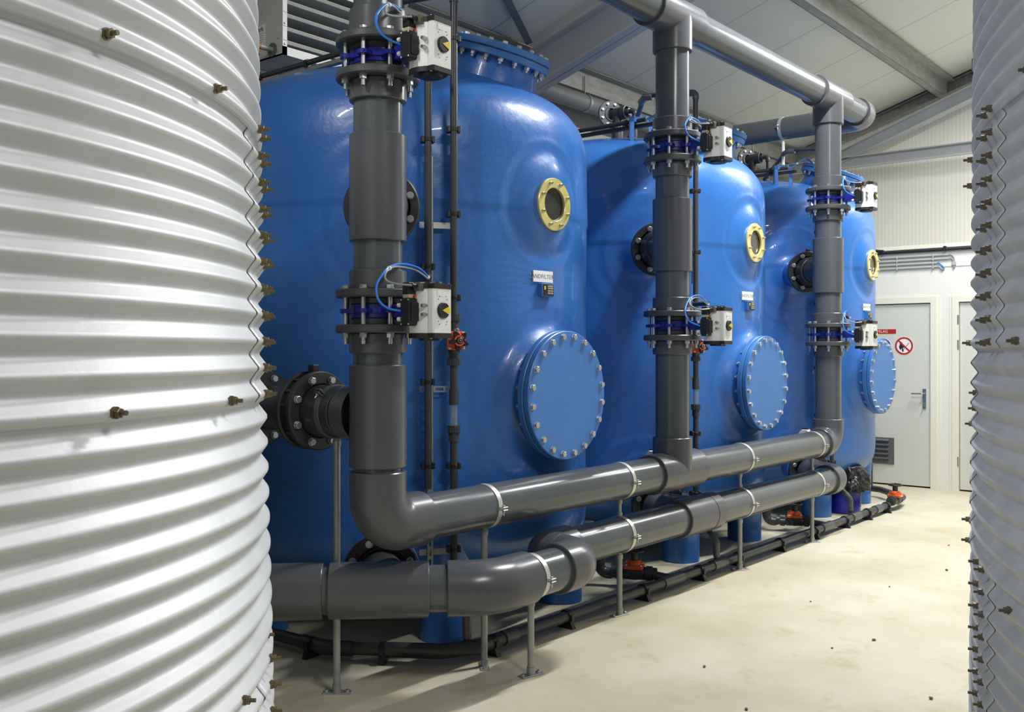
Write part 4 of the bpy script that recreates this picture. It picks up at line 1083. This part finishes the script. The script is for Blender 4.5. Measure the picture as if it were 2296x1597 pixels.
g = G(); g.tube(bend([(9.955, 3.225, .085), (10.16, 3.25, .085), (10.55, 3.62, .085), (10.72, 4.3, .085)], .10, 8), .032, 20); g.obj('tail_pipe', 'pvc_dark', t)
SADDLE = None
def saddle(x, y, ang, label):
    global SADDLE
    if SADDLE is None:
        g = G()
        g.prism([(-.055, 0), (.055, 0), (.046, .022), (.036, .045), (-.036, .045), (-.046, .022)], -.016, .016, frame((0, 0, 0), (1, 0, 0), (0, 1, 0)))
        g.ring((-.015, 0, FZ), (1, 0, 0), .0322, .040, .030, 28, .001); g.bbox(-.012, .012, .036, .048, FZ - .02, FZ + .014, .002); g.bbox(-.012, .012, -.048, -.036, FZ - .02, FZ + .014, .002)
        SADDLE = g.mesh('pipe_saddle'); SADDLE.materials.append(M['black'])
    o = inst('pipe_saddle', SADDLE, None, Matrix.Translation((x, y, 0)) @ Matrix.Rotation(R_(ang), 4, 'Z'))
    tag(o, label, 'pipe clip', 'black saddles under the floor drain pipe')
SP = [(3.222, 3.98, -85, 'black floor saddle nearest the left silo, at the bend of the drain pipe'), (3.395, 3.635, -56.5, 'black floor saddle between the two leftmost posts'),
      (3.83, 0, 0, 'black floor saddle right beside the second post from the left silo'), (4.475, 0, 0, 'black floor saddle midway between the short front post and the nearest double-strapped post'), (5.272, 0, 0, 'black floor saddle just right of the nearest double-strapped post'),
      (5.979, 0, 0, 'black floor saddle midway between the nearest and middle double-strapped posts'), (6.55, 0, 0, 'black floor saddle just left of the middle double-strapped post'), (7.242, 0, 0, 'black floor saddle between the middle and farthest double-strapped posts'),
      (7.90, 0, 0, 'black floor saddle just behind the farthest double-strapped post'), (8.56, 0, 0, 'black floor saddle in front of the blue drum, nearer one'), (9.10, 0, 0, 'black floor saddle right of the blue drum'), (9.60, 0, 0, 'black floor saddle touching the far orange floor valve')]
for x, y, a_, lab in SP: saddle(x, y or along(x), a_, lab)
for n in range(3):
    t = thing('tank_drain_pipe', ['short drain elbow pipe beside the nearest orange floor valve', 'short drain elbow pipe beside the orange floor valve between middle and farthest tanks', 'short drain pipe behind the blue drum'][n], 'pipe', (5.43 + DX * n, 3.72, 0), 'short drain pipes from the tanks')
    d = DX * n
    ex, ey = (5.43 + d, 3.715)
    g = G(); g.tube(bend([(5.20 + d, 3.99, .40), (5.41 + d, 3.76, .40), (ex, ey, .36), (ex, ey, .085), (ex + .04, ey - .09, .085)] if n < 2 else [(5.20 + d, 3.99, .40), (5.41 + d, 3.76, .40), (5.45 + d, 3.73, .36), (5.45 + d, 3.73, .09)], .04, 6), .030, 20); g.obj('tube', 'pvc_dark', t)
    if n < 2:
        g = G(); g.tube(bend([(ex, ey, .20), (ex, ey, .085), (ex + .032, ey - .075, .085)], .055, 8), .037, 20); g.obj('elbow', 'pvc_dark', t)
        dd = Vector((.095, -.215, 0)).normalized(); q = Vector((5.52 + d, 3.50, .085)) + dd * .145
        g = G(); g.tube([q, Vector((5.62 + d, along(5.62 + d) + .02, .07))], .030, 18); g.obj('tube', 'pvc_dark', t)

# ------------------------------------------------------------------ drum with bin bag
t = thing('plastic_drum', 'cobalt blue plastic drum on the floor between the legs of the farthest tank', 'drum', (9.38, 3.56, 0))
g = G(); g.lathe([(0, .004), (.14, .0), (.150, .012), (.152, .05), (.156, .065), (.158, .22), (.158, .36), (.154, .42), (.146, .42), (.146, .30)], Matrix.Translation((9.38, 3.56, 0)), 44); g.obj('drum_body', 'drum', t)
random.seed(4)
vs = []; fs = []; nr, na = 16, 72
prof = [(.140, .385), (.146, .43), (.152, .452), (.163, .452), (.176, .430), (.186, .40), (.192, .36), (.196, .32), (.198, .28), (.196, .25), (.190, .225), (.180, .215), (.170, .22)]
ph = [(random.uniform(0, 6.28), random.choice((3, 5, 7, 9, 13)), random.uniform(.3, 1)) for _ in range(7)]
from mathutils import noise
fine = smooth_path([(r, 0, z) for r, z in prof], 5); prof = [(p.x, p.z) for p in fine]; na = 150
for j, (r, z) in enumerate(prof):
    for i in range(na):
        a_ = 2 * PI * i / na; f = j / len(prof)
        q = Vector((math.cos(a_) * 2.2, math.sin(a_) * 2.2, z * 7))
        w = (abs(noise.noise(q * 1.3)) - .25) * .075 + (abs(noise.noise(q * 3.1 + Vector((7, 1, 3)))) - .2) * .030
        amp = sst(f, .12, .5) if f < .9 else 1
        lean = .035 * sst(f, .3, .8) * (1 + math.cos(a_ + .5)) * .5
        zz = z + noise.noise(Vector((math.cos(a_) * 1.6, math.sin(a_) * 1.6, 5))) * .05 * sst(f, .55, 1) + abs(noise.noise(q * 2)) * .02 * (1 - sst(f, .1, .4))
        rr = r + w * amp + lean
        vs.append((9.38 + rr * math.cos(a_), 3.56 + rr * math.sin(a_), zz))
for j in range(len(prof) - 1):
    for i in range(na): fs.append((j * na + i, j * na + (i + 1) % na, (j + 1) * na + (i + 1) % na, (j + 1) * na + i))
o = G().add(vs, fs).obj('bin_bag', 'bag', None, angle=38); tag(o, 'crumpled black bin bag folded over the rim of the blue drum', 'bin bag')

# ------------------------------------------------------------------ door wall: signs and conduits
def wall_frame(y, z, off=.0135): return Matrix(((0, 0, -1, XW + off), (-1, 0, 0, y), (0, 1, 0, z), (0, 0, 0, 1)))   # x right, y up, z to the room
t = thing('door_sign', 'red strip sign lettered LOOGOPSLAG on the door', 'sign', (XW + .0115, 4.0, 1.785))
g = G(); g.box(-.215, .215, -.026, .026, -.0015, .0015, wall_frame(4.005, 1.785, .0105)); g.obj('sign_plate', 'sign_red', t, smooth=False)
text_g('LOOGOPSLAG', .042, wall_frame(4.005 + .02, 1.7845, .0105) @ Matrix.Translation((0, 0, .002)), spacing=1.05).obj('lettering', 'label_white', t, smooth=False)
def disc_poly(r, n=48, cx=0, cy=0): return [(cx + r * math.cos(2 * PI * i / n), cy + r * math.sin(2 * PI * i / n)) for i in range(n)]
yb, zb_ = 3.945, 1.605
t = thing('mandatory_sign', 'round blue pictogram sign on the door behind the manhole cover', 'sign', (XW + .0115, yb, zb_))
mw = wall_frame(yb, zb_, .0105)
g = G(); g.prism(disc_poly(.106), -.001, .0006, mw); g.obj('sign_plate', 'label_white', t, smooth=False)
g = G(); g.prism(disc_poly(.100), .0006, .0014, mw); g.obj('sign_disc', 'sign_blue', t, smooth=False)
g = G(); g.lathe([(.016, .0014), (.016, .002), (.0195, .002), (.0195, .0014)], mw @ Matrix.Translation((.004, .072, 0)), 28); g.prism([(-.034, -.05), (.040, -.05), (.040, .02), (.014, .052), (-.006, .052), (-.034, .02)], .0014, .002, mw); g.obj('pictogram', 'label_white', t, smooth=False)
yb, zb_ = 3.70, 1.617
t = thing('no_fire_sign', 'round red and white no open flame sign on the door', 'sign', (XW + .0115, yb, zb_))
mw = wall_frame(yb, zb_, .0105)
g = G(); g.prism(disc_poly(.106), -.001, .0006, mw); g.obj('sign_plate', 'label_white', t, smooth=False)
flame = [(-.035, -.052), (-.052, -.03), (-.055, -.006), (-.046, .012), (-.048, .034), (-.034, .022), (-.030, .05), (-.014, .026), (-.010, .004), (-.002, .012), (.004, -.008), (-.004, -.024), (-.012, -.018), (-.008, -.040), (-.004, -.058), (-.016, -.062), (-.024, -.050), (-.022, -.03), (-.032, -.034)]
g = G(); g.prism(flame, .0006, .0012, mw); g.prism(disc_poly(.009, 14, -.012, -.060), .0006, .0013, mw); g.obj('flame', 'ink_black', t, smooth=False)
g = G(); g.prism([(-.010, -.052), (.060, .030), (.054, .036), (-.016, -.046)], .0006, .0011, mw); g.obj('match', 'ink', t, smooth=False)
g = G(); g.lathe([(.082, .0006), (.082, .0018), (.102, .0018), (.102, .0006)], mw, 48); d_ = .0095
g.prism([(-.058 - d_ * .7, .058 - d_ * .7), (.058 - d_ * .7, -.058 - d_ * .7), (.058 + d_ * .7, -.058 + d_ * .7), (-.058 + d_ * .7, .058 + d_ * .7)], .0012, .0018, mw); g.obj('prohibition_ring', 'sign_red', t, smooth=False)
for k, z in enumerate((2.637, 2.594, 2.551, 2.508)):
    t = thing('wall_conduit', ['topmost', 'second from the top', 'third from the top', 'lowest'][k] + ' of the four grey conduits on the door wall', 'conduit', (XW - .016, 4.0, z), 'grey conduits above the doors')
    ye = 3.205 if k < 2 else 3.325
    g = G(); g.cyl((XW - .016, ye, z), (XW - .016, 5.9, z), .0125, 16); g.obj('tube', 'conduit', t)
    for y in (3.77, 3.37):
        g = G(); g.bbox(XW - .032, XW, y - .008, y + .008, z - .019, z + .019, .002); g.obj('pipe_clip', 'conduit', t, smooth=False)
    if k < 2: pts = [(XW - .016, ye + .03, z), (XW - .016, ye - .03, z - .004), (XW - .016, 3.148 + .01 * k, z - .05 + .02 * k), (XW - .016, 3.143 + .008 * k, 2.49)]
    else: pts = [(XW - .016, ye + .03, z), (XW - .016, ye - .02, z - .006), (XW - .016, 3.272, z - .035), (XW - .016, 3.253 - .004 * (3 - k), 2.482)]
    g = G(); g.tube(smooth_path(pts), .008, 10); g.obj('cable', 'hose' if k == 2 else 'cable', t)
    if k == 0: g = G(); g.bbox(XW - .027, XW - .004, 3.128, 3.166, 2.515, 2.555, .003); g.obj('cable_sleeve', 'conduit', t)
t = thing('black_wall_pipe', 'black pipe along the ledge above the doors', 'pipe', (XW - .026, 4, 2.698))
g = G(); g.cyl((XW - .026, -4, 2.698), (XW - .026, 5.9, 2.698), .0185, 18); g.obj('tube', 'black_soft', t)
for y in (3.93, 3.24):
    g = G(); g.bbox(XW - .052, XW, y - .014, y + .014, 2.678, 2.732, .003); g.obj('pipe_clip', 'black', t, smooth=False)
g = G(); g.tube([(XW - .026, 3.93, 2.715), (XW - .03, 4.4, 2.80)], .016, 14); g.obj('branch_tube', 'black_soft', t)

# ------------------------------------------------------------------ unit heater
HX, HY, HZ = 3.967, 5.20, 3.49
t = thing('unit_heater', 'large grey unit heater with slanted louvres hung under the roof behind the nearest tank', 'heater', (HX + .47, HY + .2, HZ), )
g = G(); g.box(HX, HX + .008, HY, HY + .40, HZ, 4.03); g.box(HX + .93, HX + .94, HY, HY + .40, HZ, 4.03); g.box(HX, HX + .94, HY, HY + .40, HZ, HZ + .008); g.box(HX, HX + .94, HY, HY + .40, 4.02, 4.03); g.box(HX, HX + .94, HY + .39, HY + .40, HZ, 4.03); cs = g.obj('casing', 'heater', t, smooth=False)
g = G(); g.box(HX, HX + .035, HY - .006, HY, HZ, 4.03); g.box(HX + .905, HX + .94, HY - .006, HY, HZ, 4.03); g.box(HX, HX + .94, HY - .006, HY, HZ, HZ + .055); g.box(HX, HX + .94, HY - .006, HY, 3.99, 4.03)
for k in range(5): g.box(HX + .006, HX + .034, HY - .010, HY - .006, HZ + .095 + .092 * k, HZ + .100 + .092 * k)
g.obj('front_frame', 'white', t, smooth=False)
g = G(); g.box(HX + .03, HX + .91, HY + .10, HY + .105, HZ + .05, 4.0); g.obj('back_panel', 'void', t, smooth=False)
for k in range(6):
    z = HZ + .075 + .088 * k
    g = G(); L0, L1 = HX + .040, HX + .900
    g.add([(x, y, zz) for x in (L0, L1) for y, zz in ((HY + .004, z), (HY + .012, z + .030), (HY + .020, z + .030), (HY + .105, z - .034), (HY + .100, z - .040))],
          [(0, 1, 6, 5), (1, 2, 7, 6), (2, 3, 8, 7), (3, 4, 9, 8), (4, 0, 5, 9), (4, 3, 2, 1, 0), (5, 6, 7, 8, 9)])
    lv = g.obj('louvre', 'louvre', t, smooth=False)
    g = G()
    for q in range(3): g.box(L0, L1, HY + .001 + .0026 * q, HY + .006 + .0026 * q, z + .003 + .009 * q, z + .008 + .009 * q)
    g.obj('louvre_rib', 'louvre', lv, smooth=False)
g = G(); g.cyl((HX, 5.298, 3.537), (HX - .30, 5.298, 3.537), .017, 18); pp = g.obj('gas_pipe', 'conduit', t)
g = G(); g.ring((HX - .004, 5.298, 3.537), (-1, 0, 0), .017, .046, .004, 28, .001); g.obj('rosette', 'vent', t)
g = G(); g.cyl((HX - .10, 5.298, 3.537), (HX - .15, 5.298, 3.537), .0176, 18); g.obj('pipe_sticker', 'orange_tag', pp)
g = G(); g.hexa(.05, .17, .215, frame((HX, 5.298, 3.537), (-1, 0, 0))); g.obj('pipe_nut', 'brass_bolt', pp)
ml = Matrix(((0, 0, -1, HX - .0005), (-1, 0, 0, 5.43), (0, 1, 0, 3.655), (0, 0, 0, 1)))
g = G(); g.box(-.075, .055, -.085, .07, 0, .0015, ml); lb = g.obj('data_label', 'label_white', t, smooth=False)
text_g('mark', .048, ml @ Matrix.Translation((-.015, .042, .002)), spacing=.95).obj('lettering', 'ink_black', lb, smooth=False)
g = G()
for q in range(7): g.box(-.068, .045 - .012 * (q % 3), .012 - .014 * q, .0145 - .014 * q, .0015, .002, ml)
g.obj('small_print', 'ink', lb, smooth=False)
for y, z in ((5.42, 3.80), (5.44, 3.535), (5.24, 3.60), (5.24, 3.515)):
    inst('screw', SMALL, t, frame((HX, y, z), (-1, 0, 0)) @ Matrix.Scale(1.6, 4))
for z in (3.56, 3.695, 3.90): inst('screw', SMALL, t, frame((HX + .016, HY - .006, z), (0, -1, 0)) @ Matrix.Scale(1.7, 4))
for x in (HX + .1, HX + .84):
    g = G(); g.box(x - .012, x + .012, HY + .2, HY + .205, 4.03, roof_z(HY + .2) - .01); g.obj('hanger', 'steel', t, smooth=False)

t = thing('junction_box', 'small black box on the far flank of the right silo near its top', 'box', (4.03, 1.0, 2.66))
g = G(); g.bbox(4.012, 4.072, .975, 1.03, 2.62, 2.69, .006); g.obj('case', 'black', t, smooth=False)
g = G(); g.tube(smooth_path([(4.045, 1.005, 2.69), (4.035, 1.01, 2.80), (4.035, 1.015, 2.98), (4.045, 1.01, 3.08)]), .008, 8); g.obj('cable', 'label_white', t)

# ------------------------------------------------------------------ litter on the floor
random.seed(11)
def pebble(x, y, r, label, mt='grit', name='pebble'):
    bm = bmesh.new(); bmesh.ops.create_icosphere(bm, subdivisions=2, radius=r)
    for v in bm.verts:
        v.co *= 1 + random.uniform(-.22, .22); v.co.z *= .65
    mz = min(v.co.z for v in bm.verts)
    me = bpy.data.meshes.new(name); bm.to_mesh(me); bm.free(); me.materials.append(M[mt])
    o = bpy.data.objects.new(name, me); COL.objects.link(o); o.location = (x, y, -mz)
    tag(o, label, 'pebble', 'crumbs lying on the floor')
LITTER = [(2.73, 2.96, .011, 'small dark crumb on the shaded floor in front of the left silo'), (3.95, 1.93, .008, 'small crumb on the pale floor below the pipes, nearest the photo bottom'),
          (5.33, 1.86, .010, 'small crumb on the pale floor, alone halfway along the aisle'), (4.60, 1.35, .009, 'small crumb on the pale floor near the right silo foot'), (6.35, 1.60, .012, 'small brown crumb on the pale floor further along the aisle beside the right silo'),
          (4.35, 2.35, .008, 'small crumb on the pale floor in front of the short front post'),
          (5.05, 1.98, .006, 'tiny crumb on the pale floor, left of the lone crumb halfway along the aisle'), (7.35, 2.05, .010, 'brown crumb on the pale floor near the far end of the right silo'), (5.9, 2.45, .006, 'tiny crumb on the pale floor in front of the middle double-strapped post'),
          (4.05, 1.62, .010, 'brown crumb on the pale floor at the photo bottom, beside the nearest aisle crumb'), (6.6, 2.2, .006, 'tiny crumb on the pale floor level with the middle riser'), (8.3, 2.3, .007, 'tiny crumb on the pale floor in front of the farthest riser')]
for x, y, r, lab in LITTER: pebble(x, y, r, lab)
vs = G()
for k in range(46):
    a_ = random.uniform(0, 1); x = 5.02 + .42 * a_ + random.uniform(-.03, .03); y = .985 + .33 * a_ + random.uniform(-.05, .05)
    r = random.uniform(.008, .03)
    bm = bmesh.new(); bmesh.ops.create_icosphere(bm, subdivisions=1, radius=r)
    for v in bm.verts: v.co *= 1 + random.uniform(-.3, .3); v.co.z *= .35
    mz = min(v.co.z for v in bm.verts)
    vs.add([(v.co.x + x, v.co.y + y, v.co.z - mz) for v in bm.verts], [tuple(v.index for v in f.verts) for f in bm.faces]); bm.free()
o = vs.obj('foam_crumbs', 'foam', None, angle=20); tag(o, 'scatter of white foam crumbs at the foot of the right silo', 'debris', kind='stuff')

# ------------------------------------------------------------------ camera
cam = bpy.data.cameras.new('camera'); co = bpy.data.objects.new('camera', cam); COL.objects.link(co)
cam.sensor_width = 36; cam.lens = 2200 / 2296 * 36; cam.shift_y = -13.5 / 2296; cam.clip_start = .05
co.location = (0, 0, 1.57); co.rotation_euler = (PI / 2, 0, R_(39.48) - PI / 2)
SC.camera = co

# ------------------------------------------------------------------ light: rows of long ceiling luminaires
def tube_light(name, x, y, z, L, W, power, col=(1, 1, .99), tilt=0):
    li = bpy.data.lights.new(name, 'AREA'); li.shape = 'RECTANGLE'; li.size = L; li.size_y = W; li.energy = power; li.color = col
    o = bpy.data.objects.new(name, li); COL.objects.link(o); o.location = (x, y, z); o.rotation_euler = (tilt, 0, 0)
    return o
tube_light('ceiling_lamp', 6.4, 2.1, 4.95, 1.5, .10, 185)
tube_light('ceiling_lamp', 9.8, 2.0, 4.95, 1.5, .10, 165)
tube_light('ceiling_lamp', 12.2, 1.2, 5.1, 1.5, .10, 90)
tube_light('ceiling_lamp', .3, 3.2, 4.7, 1.5, .10, 95)
tube_light('ceiling_lamp', 2.0, -1.05, 4.7, 1.5, .10, 125)
w = bpy.data.worlds.new('world'); SC.world = w; w.use_nodes = True
w.node_tree.nodes['Background'].inputs[0].default_value = (.9, .95, 1, 1); w.node_tree.nodes['Background'].inputs[1].default_value = .15
SC.view_settings.view_transform = 'Standard'; SC.view_settings.look = 'None'
SC.view_settings.exposure = 0.3; SC.view_settings.gamma = 1; SC.view_settings.use_curve_mapping = False
SC.cycles.max_bounces = 8; SC.cycles.use_denoising = True
